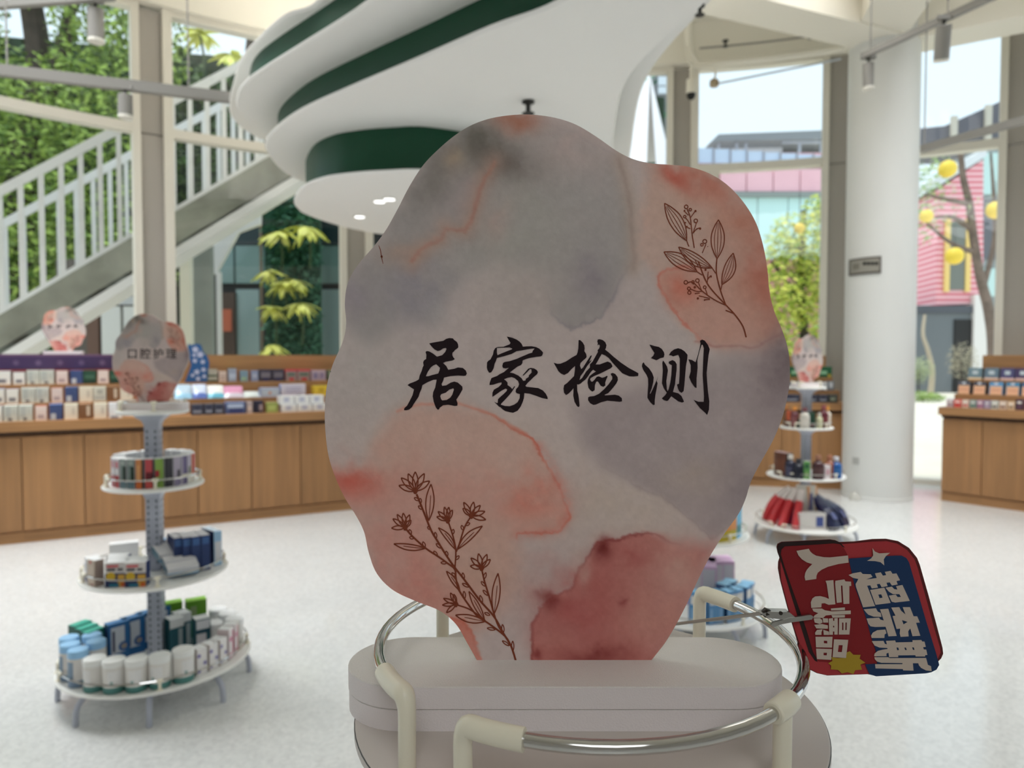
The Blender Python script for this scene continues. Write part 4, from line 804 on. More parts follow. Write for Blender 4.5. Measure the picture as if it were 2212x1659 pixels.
# -- left stand, upper shelf: ring of toothpaste cartons
def tp(front, art): return carton(.031, .052, .118, front, (206, 204, 206), WTOP, art)
bk = (30, 30, 34)
T1 = [(-84, (206, 204, 222), ((0, 1, .1, .3, (150, 146, 190)),), 'lavender and white toothpaste carton at the left end'), (-71, (206, 200, 206), ((0, 1, 0, .42, (166, 54, 62)), (.15, .85, .5, .62, (226, 220, 220)), (.15, .85, .68, .9, (190, 110, 120))), 'white carton with dark red foot, first of two'),
  (-58, (206, 200, 206), ((0, 1, 0, .42, (166, 54, 62)), (.15, .85, .5, .62, (226, 220, 220)), (.15, .85, .68, .9, (190, 110, 120))), 'white carton with dark red foot, second of two'), (-45, (128, 142, 138), ((0, 1, 0, .28, (98, 122, 130)), (.5, 1, .28, .75, (20, 44, 30)), (.1, .9, .8, .95, (160, 170, 164))), 'grey-green carton with a dark blot, first of two'),
  (-32, (128, 142, 138), ((0, 1, 0, .28, (98, 122, 130)), (.5, 1, .28, .75, (20, 44, 30)), (.1, .9, .8, .95, (160, 170, 164))), 'grey-green carton with a dark blot, second of two'), (-19, (206, 136, 84), ((.75, 1, 0, 1, bk), (.15, .5, .3, .8, (222, 166, 110)), (0, .75, 0, .25, (212, 110, 50))), 'orange carton with a black edge'),
  (-6, (190, 76, 82), ((.85, 1, 0, 1, bk), (.1, .85, .3, .55, (106, 30, 40)), (0, .85, 0, .26, (206, 84, 80))), 'red carton with a maroon patch'), (7, (132, 164, 76), ((.0, .5, .38, .6, (160, 34, 48)),), 'light green carton with a red spot'),
  (20, (62, 60, 66), ((0, .3, 0, 1, (40, 40, 44)),), 'charcoal carton'), (33, (170, 160, 176), ((.5, .9, .25, .55, (60, 50, 60)), (.1, .9, 0, .2, (140, 130, 160))), 'lilac carton with a dark patch'), (46, (96, 86, 124), ((.0, .3, 0, 1, (160, 150, 170)), (0, 1, .25, .36, (226, 220, 200))), 'violet carton'),
  (58, (176, 168, 184), ((.3, .8, .3, .6, (110, 120, 90)), (0, 1, 0, .35, (222, 218, 206))), 'lilac and cream carton'), (70, (214, 120, 60), ((.5, 1, .3, 1, (176, 50, 64)), (0, 1, 0, .3, (226, 222, 212))), 'orange and crimson carton'), (82, (206, 140, 166), ((0, 1, 0, .35, (224, 220, 212)),), 'pink and white carton'), (94, (96, 150, 74), ((.5, 1, 0, 1, (44, 92, 70)),), 'green carton at the right end')]
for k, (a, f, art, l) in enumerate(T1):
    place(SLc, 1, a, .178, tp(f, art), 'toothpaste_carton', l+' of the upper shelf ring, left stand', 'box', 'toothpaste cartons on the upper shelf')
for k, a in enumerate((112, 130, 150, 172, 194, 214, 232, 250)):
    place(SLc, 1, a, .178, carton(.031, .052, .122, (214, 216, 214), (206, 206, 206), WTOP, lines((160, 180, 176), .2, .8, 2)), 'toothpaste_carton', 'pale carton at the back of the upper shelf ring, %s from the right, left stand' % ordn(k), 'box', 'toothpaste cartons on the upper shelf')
# -- left stand, middle shelf
g2 = 'cartons on the middle shelf of the left stand'
place(SLc, 2, -76, .285, carton(.06, .06, .118, (224, 222, 224), (206, 204, 210), WTOP, ((0, 1, 0, .3, (60, 60, 110)), (.15, .85, .5, .8, (206, 208, 216)))), 'tall_carton', 'tall white carton with a navy foot at the left of the middle shelf', group=g2)
place(SLc, 2, -58, .295, carton(.066, .045, .13, (196, 178, 160), (170, 150, 136), WTOP, ((.3, .55, .85, .95, (186, 60, 50)), (.5, .8, .03, .1, (150, 70, 60)), (.1, .9, .1, .8, (204, 186, 168)))), 'tall_carton', 'tall beige carton beside the navy cartons on the middle shelf', group=g2)
NV = ((0, 1, 0, .56, (26, 40, 84)), (.05, .5, .3, .56, (206, 170, 40), 'o'), (.6, .98, 0, .5, (206, 160, 60)), (.75, .95, 0, .18, (206, 96, 40)), (.2, .65, 0, .14, (30, 110, 140)), (.1, .65, .8, .9, (200, 90, 96)), (.1, .5, .66, .76, (70, 66, 70)), (.6, .85, .66, .76, (80, 76, 80)))
for row in range(3):
    for i, a in enumerate((-35, -17)):
        r = .27-.054*row; aa = math.degrees(math.atan2(.27*math.sin(RD(a)), .27*math.cos(RD(a))-.054*row)); rr = math.hypot(.27*math.sin(RD(a)), .27*math.cos(RD(a))-.054*row)
        if row == 2 and i == 1: continue
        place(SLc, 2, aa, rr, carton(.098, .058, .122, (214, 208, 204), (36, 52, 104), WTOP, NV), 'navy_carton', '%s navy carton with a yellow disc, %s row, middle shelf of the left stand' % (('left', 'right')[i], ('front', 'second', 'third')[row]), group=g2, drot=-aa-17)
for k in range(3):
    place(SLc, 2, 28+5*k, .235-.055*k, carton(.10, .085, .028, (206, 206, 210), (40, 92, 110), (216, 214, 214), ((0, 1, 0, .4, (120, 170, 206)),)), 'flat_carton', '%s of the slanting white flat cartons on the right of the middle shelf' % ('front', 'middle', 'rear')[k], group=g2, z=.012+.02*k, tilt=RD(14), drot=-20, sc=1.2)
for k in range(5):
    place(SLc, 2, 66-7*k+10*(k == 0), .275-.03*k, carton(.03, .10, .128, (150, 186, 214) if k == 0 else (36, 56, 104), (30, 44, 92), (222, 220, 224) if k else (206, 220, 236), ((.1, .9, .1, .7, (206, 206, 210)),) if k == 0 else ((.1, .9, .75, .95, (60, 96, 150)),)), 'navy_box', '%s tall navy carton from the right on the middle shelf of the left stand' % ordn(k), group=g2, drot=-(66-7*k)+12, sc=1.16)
place(SLc, 2, 150, .2, carton(.12, .05, .13, (216, 214, 212), (180, 180, 180), WTOP, ((.1, .8, .1, .3, (90, 90, 96)),)), 'tall_carton', 'white topped carton at the back left of the middle shelf, left stand', group=g2, drot=-150+190)
place(SLc, 2, -140, .21, carton(.14, .06, .112, (214, 214, 212), (190, 190, 190), WTOP, ((.4, .9, .1, .3, (96, 96, 100)),)), 'tall_carton', 'long white carton behind the beige one on the middle shelf, left stand', group=g2, drot=140)
place(SLc, 2, 176, .12, carton(.08, .05, .12, (50, 60, 120), (40, 50, 100), (130, 180, 226), ()), 'tall_carton', 'blue topped carton behind the pole on the middle shelf, left stand', group=g2, drot=180)
place(SLc, 2, 118, .25, carton(.10, .05, .125, (206, 204, 204), (190, 190, 192), WTOP, ()), 'tall_carton', 'white topped carton at the back right of the middle shelf, left stand', group=g2, drot=-100)
# -- left stand, bottom shelf
def jar(r, h, body, lid, band, lab=None):
    bb = B(); prof = [(r*.96, 0), (r, .004), (r, h*.2), (r, h*.201), (r, h*.78), (r*.97, h*.80), (r*1.02, h*.805), (r*1.02, h*.97), (r*.95, h)]
    m = [C(band)]*3+[C(body, .3)]*2+[C(body, .3)]+[C(lid, .35)]*2; bb.lathe(prof, None, 22, mats=m)
    if lab:
        n = 6
        for k in range(n):
            a0, a1 = -PI/2-.6+1.2*k/n, -PI/2-.6+1.2*(k+1)/n; q = lambda a, z: (1.004*r*math.cos(a), 1.004*r*math.sin(a), z)
            bb.face([q(a0, h*.25), q(a1, h*.25), q(a1, h*.72), q(a0, h*.72)], C(lab))
        for z0, z1, a0, a1, c in ((.5, .56, -.35, .4, (170, 174, 178)), (.6, .63, -.35, .2, (176, 180, 186)), (.27, .4, -.35, -.12, (60, 132, 124))):
            q = lambda a, z: (1.008*r*math.cos(a-PI/2), 1.008*r*math.sin(a-PI/2), z); bb.face([q(a0, h*z0), q(a1, h*z0), q(a1, h*z1), q(a0, h*z1)], C(c))
    return bb
gj = 'white jars along the front of the bottom shelf'
for k, a in enumerate((-42, -27.5, -13, 1.5, 16.5)):
    place(SLc, 3, a, .352, jar(.043, .13 if k != 4 else .134, (222, 218, 212), (236, 234, 230), (70, 124, 118), (226, 224, 222)), 'supplement_jar', '%s white jar with a teal foot from the left, front of the bottom shelf, left stand' % ordn(k), 'jar', gj, drot=(-12, 30, 6, -25, 10)[k], sc=.94)
gc = 'blue lidded canisters on the bottom shelf'
for k, (a, r) in enumerate(((-59, .352), (-74, .352), (-89, .35), (-66, .262), (-86, .262))):
    place(SLc, 3, a, r, jar(.042, .162, (216, 212, 208), (150, 196, 232), (112, 134, 158), (122, 144, 166)), 'canister', ('front blue lidded canister beside the white jars', 'blue lidded canister second along the left rim', 'blue lidded canister furthest along the left rim', 'inner blue lidded canister, nearer the blue cartons', 'inner blue lidded canister, further back')[k]+', bottom shelf of the left stand', 'canister', gc)
gw = 'white spotted cartons on the bottom shelf'
for k, a in enumerate((29, 38.5, 48)):
    place(SLc, 3, a, .365, carton(.05, .06, .125, (226, 222, 220), (196, 186, 180), WTOP, ((.0, .36, .62, .85, (110, 96, 160), 'o'), (.0, .36, .05, .28, (110, 96, 160), 'o'), (.6, .96, .3, .55, (120, 110, 166), 'o'))), 'spotted_carton', '%s white carton with violet spots, bottom shelf of the left stand' % ordn(k), 'box', gw)
for k, a in enumerate((58, 67.5)):
    place(SLc, 3, a, .365, carton(.05, .06, .15, (226, 216, 216), (206, 190, 190), WTOP, ((.1, .6, .5, .8, (196, 100, 140), 'o'), (.7, .95, .05, .9, (176, 60, 96)), (.15, .5, .05, .2, (206, 110, 140)))), 'pink_carton', '%s white carton with pink print, right rim of the bottom shelf, left stand' % ('nearer', 'further')[k], 'box', gw)
place(SLc, 3, 77, .36, carton(.05, .06, .13, (170, 166, 140), (150, 146, 120), (206, 204, 190), lines((206, 204, 190), .2, .8, 2)), 'small_carton', 'olive grey carton at the far right rim of the bottom shelf, left stand', 'box', gw)
for k, (a, r) in enumerate(((90, .34), (106, .33), (122, .33), (86, .245))):
    place(SLc, 3, a, r, jar(.045, .13, (226, 224, 222), (238, 238, 236), (206, 204, 200)), 'white_tub', '%s plain white tub at the back right of the bottom shelf, left stand' % ordn(k), 'tub', 'plain white tubs on the bottom shelf')
gb = 'large cartons at the back of the bottom shelf'
def p3(x, y): return math.degrees(math.atan2(x, y)), math.hypot(x, y)   # x to the right, y towards the viewer
BLUEB = ((.12, .75, .2, .9, (196, 200, 206)), (.18, .3, .25, .8, (60, 60, 90)), (.45, .95, .15, .55, (40, 90, 150), 'o'), (.56, .84, .22, .48, (150, 140, 130), 'o'))
for k in range(4):
    a, r = p3(-.155+.062*k, -.02-.045*k)
    place(SLc, 3, a, r, carton(.10 if k < 3 else .08, .05, .185, (36, 96, 150), (24, 56, 96), (110, 170, 230), BLUEB), 'blue_carton', '%s blue carton with a white panel in the slanting row left of the pole, bottom shelf' % ordn(k), 'box', gb, drot=-a+24)
for k in range(3):
    a, r = p3(-.245-.03*k, -.02-.06*k)
    place(SLc, 3, a, r, carton(.09, .05, .165, (34, 110, 96), (24, 84, 74), (56, 164, 142), ((.2, .8, .5, .85, (206, 214, 212)), (.3, .7, .6, .7, (60, 120, 110)))), 'teal_carton', '%s teal carton behind the blue lidded canisters, bottom shelf of the left stand' % ordn(k), 'box', gb, drot=-a+40)
DT = ((.05, .95, .72, .97, (206, 208, 212)), (.05, .7, .05, .6, (200, 198, 202)), (0, 1, .62, .7, (24, 66, 84)))
for k, (x, y, d) in enumerate(((.195, .09, 12), (.085, .03, 24), (.12, -.03, 24))):
    a, r = p3(x, y); place(SLc, 3, a, r, carton(.07, .07, .18, (36, 84, 96), (20, 74, 84), (214, 216, 214), DT if k == 0 else ((0, 1, .75, 1, (206, 208, 208)), (.6, .9, .1, .7, (150, 160, 164)))), 'dark_teal_carton', ('white fronted dark teal carton standing alone right of the pole', 'dark teal carton touching the pole, right side', 'dark teal carton behind the one by the pole')[k]+', bottom shelf of the left stand', 'box', gb, drot=-a+d)
for k, (x, y) in enumerate(((.07, -.17), (.18, -.16))):
    a, r = p3(x, y); place(SLc, 3, a, r, carton(.10, .06, .195, (96, 150, 40), (72, 124, 34), (140, 196, 70), ((.2, .5, .6, .85, (140, 160, 110)), (.55, .9, .3, .5, (130, 156, 96)))), 'green_carton', '%s bright green carton at the back of the bottom shelf, left stand' % ('left', 'right')[k], 'box', gb, drot=-a+6)

# -- middle stand (mostly behind the sign): lilac and blue cartons low, orange ones above
gm = 'cartons on the half hidden stand'
LIL = ((.06, .5, .15, .92, (206, 202, 206)), (.54, .95, .15, .92, (196, 194, 202)), (.3, .7, .02, .1, (170, 130, 160)))
for k, (x, y, d) in enumerate(((.055, .045, 4), (.055, -.02, 4), (.055, -.085, 4), (.175, -.075, 18), (.165, -.14, 18))):
    a, r = p3(x, y); place(SMc, 3, a, r, carton(.13 if k < 3 else .11, .055, .17, (206, 170, 200), (116, 70, 110), (226, 186, 220), LIL), 'lilac_carton', '%s lilac carton on the half hidden stand, %s' % (('front', 'second', 'third')[k] if k < 3 else ('nearer right', 'further right')[k-3], 'low shelf'), 'box', gm, drot=-a+d)
SKY = ((.1, .9, .62, .9, (216, 212, 208)), (.1, .28, .05, .5, (130, 170, 206)), (.4, .6, .05, .5, (96, 146, 190)), (.7, .9, .05, .5, (120, 162, 200)))
for k, a in enumerate((6, 22, 38, 47, 62, 74)):
    place(SMc, 3, a, .345, carton(.07 if k < 2 else .05, .05, .125, (84, 140, 190), (20, 58, 104), (140, 196, 240), SKY), 'sky_blue_carton', '%s sky blue carton along the front rim, low shelf of the half hidden stand' % ordn(k), 'box', gm, drot=(-4, 10, 0, 0, 0, 0)[k])
for k, a in enumerate((52, 70)):
    place(SMc, 3, a, .255, carton(.05, .05, .125, (84, 140, 190), (24, 66, 116), (150, 204, 244), SKY), 'sky_blue_carton', '%s inner sky blue carton behind the rim row on the half hidden stand' % ('nearer', 'further')[k], 'box', gm)
ORG = ((0, 1, 0, .38, (196, 176, 50)), (0, 1, .38, .8, (226, 150, 84)), (.1, .9, .8, .98, (190, 160, 60)))
for k, a in enumerate((30, 42, 54)):
    place(SMc, 2, a, .272, carton(.05, .05, .125, (222, 150, 84), (150, 110, 40), (206, 170, 70), ORG), 'orange_carton', '%s orange and yellow carton on the upper visible shelf of the half hidden stand' % ordn(k), 'box', gm)
for k, a in enumerate((66, 77)):
    place(SMc, 2, a, .272, carton(.045, .05, .15, (110, 186, 222), (50, 120, 160), (150, 214, 240), ((.2, .8, .1, .4, (60, 130, 120)),)), 'turquoise_carton', '%s turquoise carton at the right rim of the half hidden stand' % ('nearer', 'further')[k], 'box', gm)
# -- right stand: bottles above, bags and pads below
def bottle(r, h, body, cap, lab=None):
    bb = B(); prof = [(r*.95, 0), (r, .005), (r, h*.62), (r*.8, h*.7), (r*.42, h*.75), (r*.42, h*.8), (r*.5, h*.805), (r*.5, h*.98), (r*.45, h)]
    bb.lathe(prof, None, 16, mats=[C(body, .25)]*5+[C(cap)]*3)
    if lab: bb.lathe([(r*1.01, h*.15), (r*1.01, h*.5)], C(lab), 16)
    return bb
gx = 'bottles and cartons on the right stand'
for a, r, o, nm, l, cat in ((-58, .17, carton(.05, .05, .11, (206, 96, 60), (120, 60, 60), (222, 120, 80), ((0, 1, 0, .4, (96, 40, 50)),)), 'small_carton', 'orange-red carton at the left of the upper shelf, right stand', 'box'), (-34, .165, bottle(.026, .14, (112, 60, 66), (226, 150, 70), (140, 84, 84)), 'bottle', 'maroon bottle left of centre on the upper shelf, right stand', 'bottle'),
   (-4, .175, bottle(.03, .135, (206, 200, 190), (120, 70, 76), (222, 214, 204)), 'bottle', 'pale bottle with a maroon cap at the front of the upper shelf, right stand', 'bottle'), (14, .17, carton(.05, .04, .10, (28, 66, 48), (20, 48, 36), (60, 110, 84), ((.1, .9, .1, .3, (90, 46, 50)),)), 'small_carton', 'dark green carton at the front of the upper shelf, right stand', 'box'),
   (-20, .178, carton(.06, .03, .06, (30, 60, 44), (20, 44, 34), (110, 50, 60), ()), 'small_carton', 'low dark green carton left of the pale bottle, right stand', 'box'), (40, .16, bottle(.022, .10, (206, 204, 170), (226, 222, 206), None), 'bottle', 'small cream bottle right of centre on the upper shelf, right stand', 'bottle'),
   (56, .165, bottle(.028, .15, (96, 34, 46), (150, 80, 84), (120, 50, 56)), 'bottle', 'dark red bottle on the right of the upper shelf, right stand', 'bottle'), (78, .172, bottle(.022, .14, (226, 214, 196), (230, 160, 70), None), 'bottle', 'white bottle with an orange cap at the right rim, right stand', 'bottle'), (-88, .16, bottle(.024, .14, (130, 90, 60), (220, 150, 90), None), 'bottle', 'brown bottle at the left rim of the upper shelf, right stand', 'bottle')):
    place(SRc, 1, a, r, o, nm, l, cat, gx)
for k, a in enumerate((-66, -54, -42)): place(SRc, 2, a, .262, carton(.05, .06, .155, (96, 50, 34), (60, 34, 26), (206, 170, 170), ((.1, .9, .2, .7, (110, 62, 40)),)), 'brown_carton', '%s dark brown carton at the left of the middle shelf, right stand' % ordn(k), 'box', gx)
for a, r, o, nm, l, cat in ((-26, .265, bottle(.034, .15, (34, 36, 58), (214, 208, 200), (60, 60, 84)), 'bottle', 'black-blue bottle with a white cap, left on the middle shelf, right stand', 'bottle'), (-12, .27, bottle(.034, .13, (28, 30, 44), (40, 40, 50), None), 'bottle', 'black bottle next to the pole, middle shelf, right stand', 'bottle'),
   (2, .272, carton(.038, .03, .115, (96, 160, 84), (60, 120, 60), (206, 206, 190), ((.2, .8, .6, .85, (40, 90, 60)), (.2, .8, .1, .4, (150, 190, 120)))), 'green_carton', 'small bright green carton in front of the pole, right stand', 'box'), (22, .25, bottle(.036, .155, (70, 40, 44), (150, 104, 84), (90, 60, 60)), 'bottle', 'brown bottle right of the pole, middle shelf, right stand', 'bottle'),
   (40, .262, carton(.045, .04, .09, (222, 212, 214), (200, 180, 184), (230, 226, 226), ((.2, .8, .3, .7, (206, 160, 170)),)), 'white_carton', 'small white carton between brown and blue bottles, right stand', 'box'), (52, .23, bottle(.03, .15, (150, 90, 66), (170, 110, 84), None), 'bottle', 'light brown bottle behind the blue one, right stand', 'bottle'),
   (62, .262, bottle(.036, .14, (28, 84, 150), (200, 200, 206), (40, 100, 166)), 'bottle', 'blue bottle with a pale cap on the middle shelf, right stand', 'bottle'), (82, .262, carton(.06, .05, .08, (34, 84, 146), (28, 70, 130), (50, 96, 160), ()), 'blue_carton', 'low blue carton at the right rim of the middle shelf, right stand', 'box')):
    place(SRc, 2, a, r, o, nm, l, cat, gx)
gz = 'bags leaning on the bottom shelf of the right stand'
def bag(wd, dp, h, c1, c2, c3=None):
    bb = B(); n = 7; V = []; F1, F2 = [], []
    for j in range(n):
        t = j/(n-1); k = 1-.55*t**2; z = h*t; s_ = .012*math.sin(PI*t)
        V += [(-wd/2*(1-.1*t), -dp/2*k-s_, z), (0, -dp/2*k-s_*2.2, z), (wd/2*(1-.1*t), -dp/2*k-s_, z), (wd/2*(1-.1*t), dp/2*k, z), (0, dp/2*k+s_, z), (-wd/2*(1-.1*t), dp/2*k, z)]
    for j in range(n-1):
        for i in range(6): (F1 if (j < n*.55) else F2).append((j*6+i, j*6+(i+1) % 6, (j+1)*6+(i+1) % 6, (j+1)*6+i))
    bb.raw(V, F1+[tuple(range(5, -1, -1))], C(c1, .3)); bb.raw(V, F2+[tuple((n-1)*6+i for i in range(6))], C(c2, .3))
    if c3: bb.face([(-wd*.25, -dp/2-.028, h*.25), (wd*.25, -dp/2-.028, h*.25), (wd*.25, -dp/2-.026, h*.5), (-wd*.25, -dp/2-.026, h*.5)], C(c3))
    return bb
for k in range(9):
    a = -96+10.5*k; row = k % 2
    place(SRc, 3, a, .33-.12*row, bag(.04, .03, .26+.05*row, (206, 60, 66) if not row else (176, 50, 96), (226, 214, 208) if not row else (196, 84, 122)), 'refill_bag', '%s %s bag from the left, leaning towards the pole of the right stand' % (ordn(k), 'red and white' if not row else 'crimson'), 'bag', gz, tilt=RD(-34), z=.005)
LOGO = ((.62, .9, .2, .8, (70, 86, 150)), (.1, .4, .3, .6, (214, 210, 204)))
place(SRc, 3, 12, .30, carton(.16, .09, .10, (216, 210, 206), (190, 180, 176), (220, 216, 212), LOGO), 'pad_pack', 'white soft pack with blue letters at the front of the bottom shelf, right stand', 'pack', gz, drot=14)
place(SRc, 3, 4, .13, carton(.11, .06, .25, (216, 210, 200), (190, 184, 176), (222, 216, 208), ((.6, .85, .2, .8, (84, 92, 140)),)), 'pad_pack', 'white upright pack with blue letters against the pole, right stand', 'pack', gz, tilt=RD(-8))
for k, a in enumerate((44, 56, 68, 80, 92)):
    place(SRc, 3, a, .33-.05*(k % 2), bag(.07, .035, .19+.05*(k % 2), (34, 38, 70), (44, 48, 86), (84, 90, 130)), 'navy_bag', '%s dark navy bag from the front, leaning right of the white packs, right stand' % ordn(k), 'bag', gz, tilt=RD(-40), z=.005)
place(SRc, 3, 40, .12, carton(.07, .04, .24, (226, 170, 120), (206, 150, 100), (230, 190, 140), ()), 'orange_carton', 'peach carton standing behind the navy bags, right stand', 'box', gz, tilt=RD(-6))
# ================================================================== FOREGROUND: STAND, SIGN, PROMO CARD
FC_ = (.051, .49); FZ = 1.162
s4 = make_stand(FC_, 'white round stand in the foreground whose chrome railed top tray carries the big sign', (FZ, .86, .49, .12), True)
YS, U0 = .487, 1218.0                                          # the sign's plane and the column of its middle
ZSB = FZ+.029
X0 = aty(U0, 1434, YS).x
def on_sign(pts, dy=0.0): return [aty(u, v, YS)+Vector((0, dy, 0)) for u, v in pts]
OUT = [(1035, 1434), (1010, 1390), (985, 1348), (950, 1319), (900, 1299), (850, 1275), (815, 1240), (797, 1195), (787, 1150), (770, 1115), (745, 1075), (725, 1032), (710, 985), (703, 930), (702, 880), (707, 830), (720, 785), (740, 740), (748, 700), (745, 655), (752, 610), (775, 570), (808, 532), (835, 495), (860, 450), (885, 402), (915, 356), (950, 320), (985, 291), (1020, 270), (1060, 256), (1105, 249), (1150, 248), (1200, 255), (1245, 270), (1290, 297), (1330, 325), (1365, 343), (1405, 353), (1445, 356), (1485, 360), (1530, 374), (1570, 399), (1605, 436), (1632, 480), (1648, 530), (1657, 580), (1662, 630), (1672, 672), (1690, 715), (1703, 760), (1706, 810), (1702, 850), (1690, 900), (1670, 950), (1645, 995), (1622, 1040), (1610, 1078), (1595, 1110), (1570, 1145), (1540, 1190), (1512, 1243), (1490, 1290), (1465, 1340), (1440, 1383), (1418, 1412), (1400, 1434)]
OUT2 = [tuple(p)[:2] for p in catmull([(u, v, 0) for u, v in OUT], 5)]
# ---- the watercolour print: colours of the paper itself, on a fine mesh
def vnoise(x, y, s, seed):
    rs = np.random.RandomState(seed); g = rs.rand(64, 64); x = x/s; y = y/s
    i, j = np.floor(x).astype(int), np.floor(y).astype(int); fx, fy = x-i, y-j; fx = fx*fx*(3-2*fx); fy = fy*fy*(3-2*fy)
    a = g[i % 64, j % 64]; b = g[(i+1) % 64, j % 64]; c = g[i % 64, (j+1) % 64]; d = g[(i+1) % 64, (j+1) % 64]
    return (a*(1-fx)+b*fx)*(1-fy)+(c*(1-fx)+d*fx)*fy
def fbm(x, y, s, seed): return sum(vnoise(x, y, s/2**k, seed+k)*.5**k for k in range(4))/1.875-.5
def sdist(P, x, y):
    P = np.array(P, float); n = len(P); d = np.full(x.shape, 1e9); ins = np.zeros(x.shape, bool)
    for i in range(n):
        a, b = P[i], P[(i+1) % n]; e = b-a; wx, wy = x-a[0], y-a[1]
        t = np.clip((wx*e[0]+wy*e[1])/(e@e+1e-9), 0, 1); d = np.minimum(d, (wx-e[0]*t)**2+(wy-e[1]*t)**2)
        c1 = (a[1] <= y) & (b[1] > y); c2 = (b[1] <= y) & (a[1] > y); cr = e[0]*wy-e[1]*wx
        ins ^= (c1 & (cr > 0)) | (c2 & (cr < 0))
    d = np.sqrt(d); return np.where(ins, d, -d)
def sdline(P, x, y):
    d = np.full(x.shape, 1e9)
    for a, b in zip(P[:-1], P[1:]):
        a, b = np.array(a, float), np.array(b, float); e = b-a; t = np.clip(((x-a[0])*e[0]+(y-a[1])*e[1])/(e@e+1e-9), 0, 1)
        d = np.minimum(d, np.hypot(x-a[0]-e[0]*t, y-a[1]-e[1]*t))
    return d
def paint(x, y):
    col = np.zeros(x.shape+(3,))+np.array((141, 129, 126.))
    n1, n2, n3 = fbm(x, y, 120, 1), fbm(x+500, y, 40, 11), fbm(x, y+300, 14, 21)
    n4 = fbm(x+90, y+40, 7, 41); big = fbm(x, y, 330, 31)
    def mix(c, a):
        col[:] = col*(1-a[..., None])+np.array(c, float)*a[..., None]
    def G(cx, cy, rx, ry, c, a, rot=0):
        ca, sa = math.cos(rot), math.sin(rot); dx, dy = x-cx+n1*60, y-cy+n2*40
        mix(c, a*np.exp(-((dx*ca+dy*sa)/rx)**2-((-dx*sa+dy*ca)/ry)**2)*np.clip(1+1.2*n2, .3, 1.5).clip(0, 1.3)*1.0)
    def L(P, c, a, soft, rim=0, rimc=None, warp=14, mask=None, rw=3.5):
        d = sdist(P, x, y)+n2*warp+n3*warp*.6+n4*5
        m = mask if mask is not None else 1.0
        s_ = soft if mask is None else soft*m+60*(1-m)
        t = np.clip(d/s_+.5, 0, 1); t = t*t*(3-2*t)
        mix(c, np.clip(a*t*(1+.5*n1+.25*n2), 0, 1))
        if rim: mix(rimc, np.clip(rim*np.exp(-((d-1)/rw)**2)*m*(1+1.6*n1+1.2*n2), 0, 1))
    right = lambda u0, w_: np.clip((x-u0)/w_, 0, 1)
    G(960, 980, 200, 90, (150, 130, 118), .6); G(1350, 1090, 170, 90, (142, 128, 118), .6); G(800, 800, 120, 140, (134, 128, 124), .5)
    L([(740, 700), (745, 600), (830, 500), (880, 420), (930, 330), (1000, 270), (1110, 250), (1240, 285), (1330, 335), (1362, 440), (1368, 560), (1338, 615), (1300, 690), (1232, 710), (1192, 675), (1175, 605), (1080, 560), (1000, 600), (965, 650), (935, 700), (880, 690), (800, 740)], (119, 113, 111), .95, 6, .6, (98, 90, 96), 14, np.clip((x-1130)/120, 0, 1)*np.clip((y-560)/120, 0.25, 1)+.0)
    G(1100, 480, 120, 150, (122, 118, 112), .7); G(1000, 420, 70, 70, (120, 108, 108), .6); G(1250, 320, 110, 60, (137, 122, 118), .7)
    G(1045, 320, 75, 45, (82, 78, 72), .95, .5); G(1090, 350, 70, 35, (86, 78, 74), .8, .3); G(940, 400, 40, 80, (100, 94, 90), .8, .6); G(960, 340, 45, 40, (94, 88, 84), .6)
    G(1120, 262, 45, 26, (128, 82, 66), .95); G(985, 345, 24, 28, (128, 110, 92), .5); G(1270, 610, 50, 50, (106, 98, 102), .75); G(900, 640, 60, 60, (108, 102, 108), .7); G(770, 640, 40, 50, (110, 102, 108), .6); G(1080, 480, 26, 50, (134, 116, 110), .6, .4)
    G(960, 680, 40, 30, (132, 126, 124), .3); G(870, 545, 50, 30, (126, 104, 92), .5); G(1125, 640, 70, 60, (132, 122, 118), .8)
    crack = [(1066, 352), (1050, 378), (1034, 412), (1022, 450), (1016, 480), (1005, 497), (985, 497), (960, 496), (952, 515), (932, 527), (905, 545), (893, 565)]
    d = sdline(crack, x+n2*14, y+n3*14); mix((122, 82, 72), np.clip(.7*np.exp(-(d/5.5)**2)*(1+1.5*n1), 0, 1)); mix((132, 104, 92), .5*np.exp(-(d/24)**2))
    d = sdline([(1340, 345), (1352, 400), (1363, 450), (1370, 540), (1368, 580)], x+n2*12, y); mix((112, 96, 94), .7*np.exp(-(d/5)**2)); mix((128, 112, 100), .5*np.exp(-((d)/20)**2))
    # salmon, upper right
    L([(1400, 345), (1500, 350), (1620, 440), (1680, 620), (1695, 735), (1640, 752), (1560, 750), (1500, 735), (1440, 660), (1420, 592), (1380, 560), (1385, 450)], (144, 120, 110), .85, 40, .0, None, 20)
    G(1650, 600, 55, 150, (138, 86, 74), .9); G(1530, 400, 90, 40, (140, 86, 74), .9, .5); G(1470, 385, 45, 16, (140, 66, 54), .95, .75); G(1590, 480, 70, 70, (140, 94, 80), .7); G(1600, 640, 60, 60, (140, 98, 84), .5); G(1480, 460, 60, 60, (146, 120, 108), .6)
    mk = np.clip((1560-x)/70, 0, 1)
    L([(1421, 597), (1440, 582), (1480, 575), (1560, 590), (1640, 700), (1640, 748), (1545, 752), (1505, 732), (1470, 690), (1440, 655), (1424, 625)], (147, 110, 99), .75, 7, .6, (148, 84, 72), 10, mk, 3.5)
    G(1475, 625, 38, 34, (148, 84, 70), .75); d = sdline([(1500, 735), (1560, 750), (1640, 748), (1690, 722)], x+n2*10, y+n2*16); mix((126, 86, 80), .6*np.exp(-(d/3)**2))
